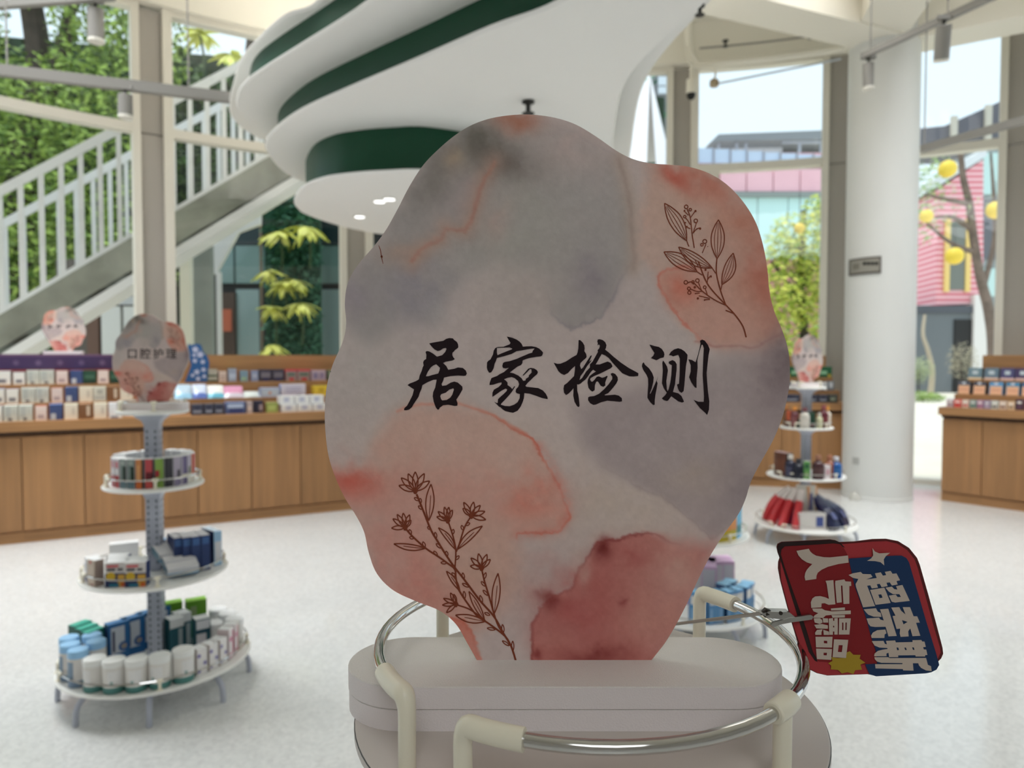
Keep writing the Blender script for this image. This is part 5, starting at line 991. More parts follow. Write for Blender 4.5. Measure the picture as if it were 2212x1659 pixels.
    # grey, lower right
    L([(1240, 880), (1330, 850), (1500, 800), (1640, 752), (1720, 735), (1730, 900), (1650, 1020), (1600, 1125), (1535, 1160), (1505, 1135), (1455, 1090), (1385, 1056), (1300, 1010), (1255, 950)], (119, 108, 108), .85, 22, .35, (112, 96, 96), 16, np.clip((y-980)/100, 0, 1), 3)
    G(1690, 790, 45, 80, (92, 80, 82), .85); G(1590, 1050, 60, 60, (104, 94, 96), .7); G(1500, 1030, 70, 40, (132, 118, 108), .5); G(1560, 800, 60, 40, (128, 118, 116), .4)
    # salmon, lower left
    mk = np.clip((x-1010)/90, 0, 1)
    L([(690, 1000), (780, 1010), (840, 900), (900, 872), (980, 868), (1060, 892), (1150, 950), (1188, 1010), (1222, 1075), (1230, 1115), (1212, 1147), (1170, 1152), (1120, 1156), (1115, 1250), (1060, 1350), (960, 1390), (850, 1300), (770, 1150)], (147, 119, 109), .85, 9, .75, (146, 78, 64), 11, mk*np.clip((1168-y)/14, 0, 1), 3.5)
    d = sdline([(1165, 965), (1195, 1015), (1222, 1080), (1226, 1115), (1206, 1145), (1160, 1150), (1120, 1153)], x+n2*14, y+n3*10); mix((146, 88, 78), np.clip(.4*np.exp(-(d/13)**2)*(1+1.5*n2+n4), 0, 1))
    d = sdline([(860, 890), (910, 872), (985, 868), (1060, 893), (1140, 940)], x+n2*10, y+n2*14); mix((150, 96, 82), .6*np.exp(-(d/3.2)**2))
    G(760, 1045, 85, 42, (146, 78, 68), .95); G(1135, 1078, 75, 50, (152, 90, 78), .85); G(870, 1180, 110, 110, (148, 100, 92), .7); G(930, 1285, 120, 60, (146, 94, 86), .7); G(980, 1060, 90, 60, (148, 102, 92), .5); G(1000, 1150, 80, 60, (146, 112, 100), .5); G(1050, 1250, 90, 60, (142, 116, 104), .5)
    L([(975, 1335), (1000, 1342), (1018, 1362), (1032, 1392), (1042, 1434), (1015, 1440), (985, 1380)], (146, 84, 72), .8, 8, .4, (140, 70, 56), 8)
    # dark red wash, lower right
    mk = np.clip((1485-x)/110, 0, 1)
    L([(1270, 1200), (1283, 1178), (1315, 1168), (1340, 1166), (1360, 1156), (1400, 1151), (1430, 1160), (1450, 1174), (1540, 1182), (1500, 1280), (1440, 1400), (1400, 1450), (1150, 1450), (1150, 1350), (1165, 1315), (1190, 1288), (1232, 1270), (1245, 1245), (1250, 1225)], (134, 82, 77), .95, 7, .7, (104, 50, 48), 10, mk, 3.5)
    G(1300, 1270, 130, 70, (128, 72, 68), .7); G(1240, 1340, 80, 50, (124, 62, 60), .75); G(1312, 1195, 20, 20, (92, 38, 36), .95); G(1385, 1200, 30, 16, (116, 52, 50), .7); G(1345, 1297, 9, 9, (96, 36, 36), 1); G(1295, 1420, 70, 22, (98, 44, 42), .95); G(1180, 1300, 24, 18, (94, 40, 38), .8); G(1166, 1418, 10, 10, (96, 40, 38), 1); G(1455, 1250, 75, 75, (142, 106, 98), .9); G(1410, 1340, 70, 60, (140, 98, 90), .8); G(1200, 1380, 50, 40, (132, 84, 78), .6); G(1255, 1190, 30, 30, (140, 124, 118), .5); G(1265, 1235, 16, 22, (140, 118, 110), .6)
    col += (n3*8+n4*5+big*6)[..., None]
    return col
STEP = 2.5; us_g = np.arange(699, 1712, STEP); vs_g = np.arange(245, 1437.1, STEP)
UU, VV = np.meshgrid(us_g, vs_g); sd = sdist(OUT2, UU, VV); NX = len(us_g)
cell = (sd[:-1, :-1] > 0) | (sd[1:, :-1] > 0) | (sd[:-1, 1:] > 0) | (sd[1:, 1:] > 0)
ci, cj = np.nonzero(cell); ids = ci*NX+cj
quads = np.stack([ids, ids+NX, ids+NX+1, ids+1], 1)
used = np.unique(quads); remap = -np.ones(UU.size, int); remap[used] = np.arange(len(used))
uu, vv, s_ = UU.ravel()[used].copy(), VV.ravel()[used].copy(), sd.ravel()[used]
OA = np.array(OUT2); seg0, seg1 = OA, np.roll(OA, -1, 0)
for k in np.nonzero(s_ < 0)[0]:                                  # pull the rim vertices onto the outline
    e = seg1-seg0; t = np.clip(((uu[k]-seg0[:, 0])*e[:, 0]+(vv[k]-seg0[:, 1])*e[:, 1])/((e**2).sum(1)+1e-9), 0, 1)
    q = seg0+e*t[:, None]; m_ = np.argmin((q[:, 0]-uu[k])**2+(q[:, 1]-vv[k])**2); uu[k], vv[k] = q[m_]
cp, spn = math.cos(PITCH), math.sin(PITCH)
a_ = (829.5-vv)/FPX; yy = cp+a_*spn; zz = -spn+a_*cp; tt = YS/yy
PX = (uu-1106)/FPX*tt-X0; PZ = CH+zz*tt-ZSB
cols = paint(uu, vv); c_ = np.clip(cols/255, 0, 1); lc = np.where(c_ <= .04045, c_/12.92, ((c_+.055)/1.055)**2.4)*2.75
ART = D.materials.new('watercolour_print'); ART.use_nodes = True; nt = ART.node_tree; b = nt.nodes['Principled BSDF']
at_ = nt.nodes.new('ShaderNodeAttribute'); at_.attribute_name = 'print'; nt.links.new(at_.outputs['Color'], b.inputs['Base Color'])
b.inputs['Roughness'].default_value = .55; b.inputs['Specular IOR Level'].default_value = .25
tc = nt.nodes.new('ShaderNodeTexCoord'); n_ = nt.nodes.new('ShaderNodeTexNoise'); n_.inputs['Scale'].default_value = 420; bp = nt.nodes.new('ShaderNodeBump'); bp.inputs['Strength'].default_value = .12; bp.inputs['Distance'].default_value = .001
nt.links.new(tc.outputs['Object'], n_.inputs[0]); nt.links.new(n_.outputs[0], bp.inputs['Height']); nt.links.new(bp.outputs[0], b.inputs['Normal'])
me = D.meshes.new('printed_face'); V = np.stack([PX, np.full_like(PX, -.0003), PZ], 1)
me.from_pydata(V.tolist(), [], remap[quads].tolist()); me.materials.append(ART)
ca = me.color_attributes.new('print', 'FLOAT_COLOR', 'POINT'); ca.data.foreach_set('color', np.concatenate([np.clip(lc, 0, .95), np.ones((len(lc), 1))], 1).ravel())
me.polygons.foreach_set('use_smooth', [True]*len(me.polygons))
# ---- board, base, lettering, drawings: all in the sign's own space (origin at the foot of the board)
def loc_(pts, y=0.0): return [Vector((p.x-X0, y, p.z-ZSB)) for p in (aty(u, v, YS) for u, v in pts)]
FOAM = mat('foam_white', (206, 200, 196), .7, k=1.3, bump=(900, .25)); FOAMC = mat('foam_cut', (214, 206, 206), .85, k=1.35, bump=(900, .12)); EDGE = mat('board_edge', (206, 196, 186), .7, k=1.2)
INKM = mat('ink', (26, 14, 18), .5, k=1.6, spec=.2); LINE = mat('line_ink', (92, 42, 26), .5, k=2.3, spec=.2)
bd_ = B(); bd_.prism(loc_(OUT2, 0), loc_(OUT2, .005), EDGE); BOARD = bd_.mesh('board', smooth=False)
def stadium(hw, hd, z, n=18, cx=0):
    r = hd; P = []
    for i in range(n+1): a = -PI/2+PI*i/n; P.append(Vector((cx+hw-r+r*math.cos(a), r*math.sin(a), z)))
    for i in range(n+1): a = PI/2+PI*i/n; P.append(Vector((cx-hw+r+r*math.cos(a), r*math.sin(a), z)))
    return P
def base_layer(z0, z1, hw, hd, nm):
    bb = B(); b_ = .0006; P = stadium(hw, hd, z0); Q = stadium(hw, hd, z1-b_); R_ = stadium(hw-b_, hd-b_, z1)
    n = len(P); bb.prism(P, Q, FOAMC); bb.prism(Q, R_, FOAM); return bb.mesh(nm)
BL = [base_layer(-.029, -.0149, .1485, .0405, 'base_layer'), base_layer(-.0144, 0, .149, .041, 'base_layer')]
def char(crop, scale, loops, nm='character'):
    bb = B(); ox, oy = crop; bb.poly([loc_([(ox+x/scale, oy+y/scale) for x, y in lp], -.0006) for lp in loops[0]], INKM)
    for extra in loops[1:]: bb.poly([loc_([(ox+x/scale, oy+y/scale) for x, y in lp], -.0006) for lp in extra], INKM)
    return bb.mesh(nm, smooth=False)
def PT(s): v = [int(x) for x in s.replace(',', ' ').split()]; return list(zip(v[::2], v[1::2]))
JU = [[PT('620 200 750 175 900 150 960 110 1020 95 1090 100 1120 135 1170 170 1195 220 1200 280 1170 310 1135 330 1110 365 1085 385 1080 430 1095 470 1130 515 1080 540 950 565 895 590 960 650 1000 725 1120 705 1190 680 1290 690 1350 740 1370 800 1350 840 1310 848 1200 840 1050 850 915 880 900 940 865 1010 880 1045 960 1035 1050 980 1120 960 1190 980 1280 1060 1285 1115 1220 1230 1160 1320 1185 1390 1180 1440 1130 1445 1000 1420 900 1430 830 1480 815 1515 780 1512 750 1470 710 1360 690 1250 700 1170 740 1080 770 920 700 925 600 965 485 1030 470 1100 430 1190 410 1260 350 1350 310 1410 280 1465 225 1515 165 1530 120 1530 125 1490 180 1440 230 1350 290 1230 310 1150 318 1115 270 1085 190 1030 230 1000 310 970 370 945 415 915 430 840 470 750 490 680 510 640 500 580 515 540 560 510 565 430 548 370 575 352 620 360 700 405 775 465 880 435 940 370 965 310 950 290 900 300 840 340 790 352 720 315 660 250'),
       PT('760 615 835 685 825 740 800 800 680 830 600 855 555 855 590 770 650 680 700 640'), PT('1100 1095 1112 1120 1080 1220 1040 1280 970 1325 880 1335 858 1310 840 1250 860 1210 950 1180 1020 1120')]]
JIA = [[PT('505 65 620 90 700 125 760 165 800 210 825 265 900 260 1000 258 1090 275 1150 305 1200 350 1228 385 1210 440 1180 458 1080 470 960 490 890 510 855 525 820 540 815 590 790 630 720 660 640 720 565 780 640 795 740 845 800 895 830 945 875 940 885 905 940 870 945 835 1000 780 995 715 960 715 910 770 835 842 822 832 880 765 930 705 980 688 1050 700 1100 730 1125 770 1110 810 1040 870 980 930 920 985 875 1045 900 1065 1000 1075 1130 1090 1220 1135 1280 1200 1315 1270 1318 1310 1200 1285 1080 1240 960 1200 855 1190 845 1290 820 1370 780 1460 720 1540 630 1580 560 1568 470 1545 420 1510 385 1475 340 1450 300 1405 255 1360 310 1390 325 1380 330 1310 370 1270 440 1210 500 1150 515 1115 480 1100 400 1140 300 1210 218 1265 220 1180 250 1120 340 1070 400 1010 400 975 340 985 240 1020 160 1030 165 980 200 890 310 850 360 815 450 770 545 685 480 698 430 690 415 650 430 590 465 570 560 555 700 510 800 465 860 440 940 405 1010 385 1020 350 1060 300 1000 305 900 320 800 340 700 355 600 410 450 455 310 490 285 560 265 600 245 690 220 740 195 775 155 785 120 730 108 680 112 580 140 545 180 520 230 420 245 345 275 295 315 275 440 268 560 220 578 190'),
        PT('310 290 440 285 560 280 615 305 600 322 500 360 400 400 320 435 308 380'), PT('450 915 520 885 600 870 660 890 730 950 750 1010 735 1060 690 1110 680 1160 700 1190 765 1210 760 1290 720 1370 650 1420 560 1450 470 1445 385 1420 400 1390 480 1310 560 1220 615 1150 672 1056 655 1053 612 1110 580 1070 520 1030 520 980 490 945')]]
JIAN = [[PT('550 135 580 135 630 180 665 240 672 300 665 355 700 410 710 460 700 490 640 540 590 590 578 640 590 680 605 712 640 680 720 550 790 445 815 440 800 480 760 570 810 525 795 560 720 650 650 770 590 850 568 930 620 890 700 760 775 680 775 620 830 560 880 470 935 370 928 335 960 300 975 250 955 220 925 245 935 190 922 175 930 125 970 118 1030 135 1080 175 1105 235 1095 290 1078 325 1150 380 1250 470 1400 590 1550 690 1680 760 1740 795 1735 850 1640 858 1560 855 1420 795 1350 720 1230 590 1150 490 1080 440 1010 412 970 480 920 570 890 620 970 620 1060 585 1130 562 1190 590 1215 630 1225 660 1190 695 1100 740 980 800 860 850 790 890 778 920 800 960 830 962 870 920 910 865 950 855 1020 885 1070 870 1110 845 1130 855 1100 920 1080 980 1082 1040 1040 1065 990 1045 950 980 930 955 900 965 875 1030 870 1130 825 1160 780 1130 745 1080 728 980 735 920 770 850 830 800 895 760 840 725 800 760 740 850 690 915 620 970 590 1000 540 1020 520 1010 525 1150 545 1220 560 1330 570 1440 555 1468 520 1450 470 1360 445 1240 450 1090 400 1150 350 1200 300 1228 260 1180 250 1100 262 1030 320 990 400 910 460 850 475 740 480 650 410 710 340 790 265 828 200 800 150 755 110 680 55 585 130 608 190 605 300 560 420 480 510 430 530 380 545 300')],
        [PT('1190 800 1230 788 1280 810 1325 870 1332 930 1300 1000 1220 1100 1140 1190 1070 1220 1075 1235 1180 1228 1270 1220 1350 1240 1410 1290 1415 1350 1370 1362 1250 1350 1120 1340 1000 1370 900 1415 845 1425 780 1390 740 1330 740 1275 770 1258 860 1248 960 1200 1060 1110 1150 1010 1220 910 1220 860 1195 830')]]
CE = [[PT('200 212 290 240 370 255 430 295 470 355 480 400 465 455 400 470 330 508 280 490 228 465 270 420 290 370 240 290')], [PT('90 545 110 590 190 660 250 750 278 830 270 920 240 1040 205 1130 215 1142 260 1050 330 890 365 795 335 900 350 940 335 1030 310 1160 297 1270 295 1345 270 1350 215 1300 160 1215 165 1100 175 980 172 850 140 780 80 690 55 620 65 570')],
      [PT('452 512 490 560 530 630 545 700 530 800 515 900 525 1050 540 1090 560 1050 590 930 610 780 620 600 580 580 558 560 570 530 630 505 680 530 710 580 710 680 690 850 680 960 640 1105 740 1130 800 1180 850 1290 810 1305 740 1280 610 1185 550 1265 520 1275 465 1255 430 1225 490 1170 525 1120 470 1040 432 940 440 850 450 700 440 560')],
      [PT('562 412 600 350 660 305 735 282 800 300 860 340 915 405 910 480 885 620 870 800 855 980 840 1090 800 1122 760 1095 735 1040 715 965 755 950 765 800 768 650 770 480 740 405 700 415 640 435 610 415')],
      [PT('930 490 1000 505 1065 545 1100 440 1140 290 1160 190 1150 140 1190 118 1240 140 1300 220 1333 300 1310 420 1290 600 1275 750 1285 920 1300 1100 1325 1280 1318 1440 1285 1538 1240 1490 1150 1410 1080 1320 1030 1255 1120 1290 1220 1290 1225 1200 1215 1000 1200 800 1210 500 1222 280 1200 215 1180 215 1140 340 1100 500 1105 650 1085 850 1085 1030 1050 1015 985 920 945 825 975 720 975 600')]]
CHARS = [char((860, 720), 9.217, JU), char((1040, 720), 9.217, JIA), char((1190, 720), 9.217, JIAN), char((1380, 720), 8.731, CE)]
# line drawings as thin printed ribbons
def ribbon(bb, pts, w_, closed=False, sm=5, taper=True):
    P = [Vector((p[0], p[1], 0)) for p in pts]; P = catmull(P, sm, closed) if len(P) > 2 else P; n = len(P); L_, R_ = [], []
    for i in range(n):
        t = (P[(i+1) % n]-P[i-1]) if closed else (P[min(i+1, n-1)]-P[max(0, i-1)])
        t = t.normalized() if t.length > 1e-6 else Vector((1, 0, 0)); k = w_/2*(1 if closed or not taper else (.55+.45*math.sin(PI*i/max(1, n-1))))
        L_.append((P[i].x-t.y*k, P[i].y+t.x*k)); R_.append((P[i].x+t.y*k, P[i].y-t.x*k))
    A, B_ = loc_(L_, -.0006), loc_(R_, -.0006); V = A+B_
    bb.raw(V, [(i, (i+1) % n, n+(i+1) % n, n+i) for i in range(n if closed else n-1)], LINE)
def almond(bb, base, tip, w_, lw, veins=0, bend=0.0):
    b0, t0 = Vector(base), Vector(tip); d = t0-b0; nrm = Vector((-d.y, d.x)).normalized()
    pt = lambda t, s: b0+d*t+nrm*(s*w_*math.sin(PI*t)**.9+bend*d.length*math.sin(PI*t))
    for s in (-1, 1): ribbon(bb, [pt(t, s) for t in (0, .15, .35, .6, .82, 1)], lw, taper=False)
    for k in range(veins):
        s = -.5+1.0*k/max(1, veins-1) if veins > 1 else .1; ribbon(bb, [pt(t, s) for t in (.05, .3, .6, .92 if veins > 2 else .7)], lw*.62)
fd = B(); c1 = lambda x, y: (830+x/6.913, 1000+y/6.913)
def cc_(L_): return [c1(*p) for p in L_]
for base, tips, k in (((465, 415), ((220, 335), (255, 220), (360, 158), (465, 130), (600, 155), (680, 268)), 6), ((315, 960), ((110, 970), (130, 830), (195, 765), (285, 745), (380, 770), (400, 850)), 4.4), ((950, 855), ((785, 800), (805, 722), (900, 655), (965, 657), (1018, 700)), 4),
                      ((1300, 785), ((1175, 675), (1188, 585), (1335, 580), (1435, 630), (1505, 722), (1518, 845)), 4.6), ((1455, 1565), ((1285, 1535), (1295, 1415), (1408, 1350), (1535, 1360), (1585, 1437)), 4.6), ((1070, 2103), ((930, 2233), (868, 2118), (885, 2018), (990, 1935), (1040, 1955)), 3.6)):
    for t in tips: almond(fd, c1(*base), c1(*t), k, 2.6)
    p = c1(*base); fd.poly([loc_([(p[0]+6*math.cos(a)*(.75 if i % 2 else 1), p[1]+7*math.sin(a)) for i, a in enumerate([2*PI*j/12 for j in range(12)])], -.0007)], LINE)
for tip, base, w_, vn, bd0 in (((700, 315), (665, 860), 9, 1, 0), ((145, 1205), (620, 1270), 6.5, 1, -.04), ((810, 965), (1065, 1290), 5.5, 1, .06), ((1465, 940), (1100, 1285), 7.5, 1, -.05), ((930, 1613), (1130, 1905), 5, 1, .03), ((1265, 1913), (1500, 2348), 6, 1, 0), ((1065, 2268), (1510, 2363), 8, 1, -.02), ((1700, 1645), (1640, 2253), 8.5, 1, 0)):
    almond(fd, c1(*base), c1(*tip), w_, 2.6, vn, bd0)
for L_, w_ in (([(485, 465), (600, 750), (700, 1000), (800, 1170), (930, 1380), (1055, 1560), (1200, 1743), (1430, 2050), (1640, 2290), (1780, 2540), (1880, 2700), (1930, 2830), (1978, 2998)], 4.2), ([(320, 975), (420, 1090), (620, 1270), (800, 1390), (940, 1490), (1055, 1585), (1072, 1720), (1120, 1900), (1300, 2170), (1400, 2290), (1510, 2360), (1680, 2480), (1820, 2600), (1890, 2720)], 3.8), ([(960, 880), (1030, 1100), (1070, 1310), (1055, 1580)], 3.2), ([(1280, 820), (1200, 960), (1120, 1210), (1075, 1325)], 3.2), ([(1460, 1600), (1500, 1770), (1570, 2000), (1640, 2250), (1700, 2420), (1790, 2560)], 3.6), ([(1095, 2118), (1250, 2170), (1380, 2250), (1510, 2350)], 3)):
    ribbon(fd, cc_(L_), w_, taper=False)
for a, b_ in (((515, 560), (450, 515)), ((545, 600), (538, 525)), ((570, 690), (510, 638)), ((695, 990), (648, 948)), ((778, 1120), (760, 1030)), ((850, 1270), (775, 1200)), ((945, 1390), (925, 1312)), ((405, 1060), (375, 990)), ((440, 1125), (378, 1105)), ((612, 1255), (578, 1172)), ((795, 1380), (740, 1312)), ((935, 1490), (845, 1485)), ((1025, 1060), (1032, 985)), ((1178, 1000), (1155, 928)), ((1215, 930), (1280, 893)), ((1070, 1440), (1120, 1383)), ((1062, 1690), (1010, 1635)), ((1190, 1735), (1172, 1635)), ((1265, 1850), (1165, 1795)), ((1205, 2020), (1190, 1910)), ((1465, 2085), (1430, 1972)), ((1580, 2270), (1497, 2232)), ((1490, 1730), (1518, 1632)), ((1510, 1838), (1448, 1765)), ((1550, 1975), (1475, 1895)), ((1660, 2485), (1535, 2462)), ((1780, 2530), (1765, 2405)), ((1870, 2725), (1762, 2650)), ((1920, 2810), (1918, 2652))):
    almond(fd, c1(*a), c1(*b_), 2.6, 2.2)
FLOWER = fd.mesh('flower_drawing', smooth=False)
bd2 = B(); c2 = lambda x, y: (1400+x/5.183, 420+y/5.183)
for tip, base, w_, bnd in (((182, 100), (430, 520), 13, .02), ((785, 285), (770, 720), 13, 0), ((950, 658), (825, 1010), 11, .06), ((340, 590), (715, 825), 11, -.05), ((175, 645), (545, 865), 13, .02)):
    almond(bd2, c2(*base), c2(*tip), w_*1.12, 2.2, 3, bnd)
for L_, w_ in (([(1095, 1600), (1060, 1480), (980, 1360), (870, 1240), (720, 1080), (640, 960), (560, 750)], 2.8), ([(515, 600), (490, 440), (470, 260), (435, 165)], 2.2), ([(865, 1235), (810, 1080), (762, 880), (768, 720)], 2.6), ([(865, 1240), (740, 1180), (600, 1080), (500, 985), (440, 990)], 2.2), ([(545, 865), (605, 905)], 2), ([(430, 520), (455, 585)], 2), ([(715, 825), (755, 885)], 2), ([(825, 1010), (808, 1085)], 2), ([(540, 320), (500, 435)], 1.8), ([(585, 375), (540, 390), (500, 435)], 2.2), ([(645, 560), (605, 655)], 1.8), ([(520, 195), (470, 265)], 1.8),
               ([(475, 1060), (540, 1085), (600, 1085)], 1.8), ([(560, 985), (600, 1085)], 1.8), ([(640, 1060), (665, 1135)], 1.8), ([(690, 1165), (565, 1135)], 1.8), ([(660, 990), (670, 865)], 1.8), ([(710, 925), (685, 925), (660, 960)], 2.4), ([(865, 1298), (950, 1330)], 2.4), ([(410, 260), (440, 290), (470, 340)], 1.8), ([(425, 365), (470, 385)], 2), ([(575, 1105), (520, 1110)], 2), ([(690, 1175), (625, 1180)], 2), ([(405, 190), (450, 235)], 1.8), ([(525, 740), (560, 810)], 1.6)):
    ribbon(bd2, [c2(*p) for p in L_], w_, taper=False)
for x, y, r in ((425, 140, 20), (470, 172, 14), (532, 297, 20), (632, 528, 22), (600, 565, 14), (420, 985, 20), (455, 1055, 17), (460, 1100, 18), (550, 965, 20), (632, 1040, 16), (500, 980, 14), (408, 250, 14)):
    p = c2(x, y); r /= 5.183; ribbon(bd2, [(p[0]+r*math.cos(2*PI*k/10), p[1]+r*math.sin(2*PI*k/10)) for k in range(10)], 2.0, True, 2)
for x, y, r in ((405, 185, 11), (528, 188, 13), (640, 845, 13), (555, 1165, 13), (520, 1040, 14), (580, 385, 13), (665, 585, 5), (700, 918, 12), (630, 1183, 9), (415, 318, 9), (432, 362, 10), (505, 1000, 10)):
    p = c2(x, y); r /= 5.183; bd2.poly([loc_([(p[0]+r*math.cos(2*PI*k/8), p[1]+r*math.sin(2*PI*k/8)) for k in range(8)], -.0006)], LINE)
BERRY = bd2.mesh('berry_drawing', smooth=False)
def obj(name, me_, parent, lab=None):
    o = D.objects.new(name, me_); COL.objects.link(o); o.parent = parent
    if lab: o['label'] = lab
    return o
def small_text(body, size, bold=.0):
    cu = D.curves.new('text', 'FONT'); cu.body = body; cu.size = size; cu.offset = bold; cu.align_x = 'CENTER'; cu.align_y = 'CENTER'; cu.resolution_u = 3
    o = D.objects.new('text', cu); COL.objects.link(o); bpy.context.view_layer.update()
    m_ = D.meshes.new_from_object(o.evaluated_get(bpy.context.evaluated_depsgraph_get())); D.objects.remove(o); return m_
def ink_blots(n=4):                                             # the far signs' four brush characters are too blurred to read
    rs = random.Random(3); bb = B()
    for k in range(n):
        cx = (k-1.5)*.062
        for j in range(5):
            a = rs.uniform(-.5, .5)+(PI/2 if j % 2 else 0); x, z = cx+rs.uniform(-.01, .01), .205+rs.uniform(-.012, .012); l_ = rs.uniform(.012, .02); d = Vector((math.cos(a), 0, math.sin(a)))*l_; w2 = Vector((-math.sin(a), 0, math.cos(a)))*.003
            c = Vector((x, -.0007, z)); bb.face([c-d-w2*.5, c+d-w2, c+d*1.05+w2*.4, c-d+w2], INKM)
    return bb.mesh('lettering', smooth=False)
def make_sign(loc, rot, label, mirror=False, text=None, full=False, group=None):
    s_ = thing('category_sign', loc, label, 'sign', group, rot)
    kids = [obj('board', BOARD, s_), obj('printed_face', me, s_), obj('flower_drawing', FLOWER, s_, 'brown line drawing of flowers'), obj('berry_drawing', BERRY, s_, 'brown line drawing of a berry twig')]
    if mirror:
        for k in kids: k.scale = (-1, 1, 1)
    if full:
        sb = B(); ribbon(sb, [(818, 530), (822, 540), (825, 558), (828, 570)], 1.6); ribbon(sb, [(823, 556), (825, 553), (826, 557)], 3); obj('scratch', sb.mesh('scratch', False), s_, 'tiny dark scratch on the left rim')
        for m_ in CHARS: obj('character', m_, s_, 'black brush character')
    else:
        obj('lettering', text, s_, 'four black brush characters')
    for m_ in BL: obj('base_layer', m_, s_, 'white foam base layer')
    return s_
make_sign((X0, YS, ZSB), 0, 'big cloud shaped watercolour sign with four black brush characters in the foreground', full=True, group=None)
bb = B()
for k, ch in enumerate('口腔护理'):
    t_ = small_text(ch, .047, .0004); bb.raw([((v_.co.x+(k-1.5)*.054), -.0008, v_.co.y+.203) for v_ in t_.vertices], [tuple(p.vertices) for p in t_.polygons], INKM)
tx = bb.mesh('lettering', smooth=False)
make_sign((SLc[0], SLc[1], TZ[0]+.0295), .04, 'oral care sign: cloud shaped watercolour board on the left stand', text=tx)
inkm = ink_blots()
cs = LA.p(LA.s_at(138, .64), .64, ZP+.0295)
make_sign(cs, .47, 'small mirrored watercolour sign on top of the left counter back panel', mirror=True, text=inkm)
make_sign((SRc[0], SRc[1], TZ[0]+.0295), .42, 'small watercolour sign turned sideways on the right stand', mirror=True, text=inkm)
# blue flower board standing on the counter
s0 = LA.s_at(424, .5); o_ = thing('flower_board', LA.p(s0, .46, ZB+.001), 'blue cut-out board with white flowers and lettering right of the oral care sign', 'display board', rot=math.atan2(LA.e.y, LA.e.x))
FB = [(-.10, 0), (.085, 0), (.10, .05), (.095, .10), (.105, .17), (.09, .23), (.055, .27), (.04, .33), (.01, .345), (-.05, .33), (-.065, .35), (-.075, .28), (-.06, .22), (-.045, .15), (-.07, .08)]
bb = B(); Q = [Vector((x, 0, z)) for x, z in FB]; bb.prism(Q, [p+Vector((0, .006, 0)) for p in Q], mat('flower_board_blue', (34, 84, 136), .5, k=1.15)); obj('board', bb.mesh('board', False), o_)
for x, z, r in ((-.01, .29, .03), (.03, .245, .032), (.05, .18, .022), (-.015, .19, .022), (.0, .09, .026), (.055, .11, .022), (.06, .05, .02), (.01, .03, .022), (-.035, .06, .018), (-.02, .24, .018)):
    bb = B(); bb.poly([[Vector((x+r*math.cos(a)*(1 if i % 4 < 2 else .62), -.0008, z+r*math.sin(a)*(1 if i % 4 < 2 else .62))) for i, a in enumerate([2*PI*j/20 for j in range(20)])]], mat('petal_pale', (186, 188, 210), .5, k=1.1)); obj('white_flower', bb.mesh('white_flower', False), o_)

# ---- clip and promo card
YC = .47
def cw(pts, y): return [aty(u, v, YC)+Vector((0, y, 0)) for u, v in pts]
k7 = lambda s: [(1440+x/3.456, 1130+y/3.456) for x, y in PT(s)]
kA = lambda s: [(1660+x/11.06, 1150+y/11.06) for x, y in PT(s)]
kB = lambda s: [(1740+x/8.294, 1260+y/8.294) for x, y in PT(s)]
kC = lambda s: [(1840+x/11.06, 1170+y/11.06) for x, y in PT(s)]
kD = lambda s: [(1840+x/10.37, 1310+y/10.37) for x, y in PT(s)]
CK = 2.05
cd = thing('promo_card', aty(1850, 1310, YC), 'red and blue promotional card with white characters held by the metal clip', 'card')
sil = k7('822 180 830 155 860 140 1220 122 1260 128 1290 142 1400 138 1540 120 1640 118 1730 135 1810 185 1870 260 1890 310 1950 520 2010 740 2060 930 2065 975 2050 1010 2025 1035 2030 1060 2010 1090 1975 1110 1930 1118 1560 1140 1500 1128 1200 1138 1120 1120 1070 1095 1040 1060 1000 960 940 760 900 620 850 430 833 340 835 290 845 260 830 220')
def cm(key, c): return mat('card_'+key, c, .5, k=CK, spec=.3)
bb = B(); bb.prism(cw(sil, 0), cw(sil, .0008), cm('maroon', (66, 18, 18))); bb.build('card', cd, smooth=False)
def flat(nm, loops, y, m):
    bb = B(); bb.poly([cw(lp, -y) for lp in loops], m); return bb.build(nm, cd, smooth=False)
flat('red_border', [k7('848 300 860 270 900 170 1290 158 1540 137 1640 134 1720 152 1795 200 1850 270 1872 330 1930 540 1990 760 2040 930 2044 965 2020 1020 1560 1135 1500 1125 1200 1134 1125 1117 1075 1090 1045 1055 945 760 905 620 855 430')], .0002, cm('red', (126, 36, 40)))
flat('black_strip', [k7('824 182 832 157 860 142 1220 124 1260 130 1300 150 1330 182 1240 160 900 175 1000 560 1125 1035 1105 1025 1060 960 975 690 850 280 832 222')], .0004, cm('black', (26, 12, 12)))
flat('dark_red_panel', [k7('850 230 855 195 880 172 1100 160 1240 150 1290 155 1320 185 1345 230 1370 330 1420 480 1480 680 1530 850 1565 1050 1480 1055 1130 1030 1090 960 1040 790 960 560 880 330')], .0006, cm('darkred', (97, 16, 20)))
flat('blue_panel', [k7('1355 262 1500 252 1700 240 1750 240 1785 258 1805 290 1860 480 1930 720 2010 980 2030 1055 2010 1090 1970 1110 1930 1118 1560 1140 1510 1125 1490 1080 1478 1050 1568 1045 1555 940 1520 840 1480 690 1400 470')], .0008, cm('blue', (14, 36, 66)))
LT_ = cm('letter', (146, 134, 124)); YB = cm('yellow', (126, 104, 26))
flat('yellow_burst', [kB('780 1205 845 1270 975 1270 955 1340 1060 1410 970 1445 1000 1535 880 1545 845 1615 740 1580 640 1605 570 1540 440 1530 450 1465 395 1420 470 1380 450 1310 560 1330 700 1325 720 1230')], .0010, YB)
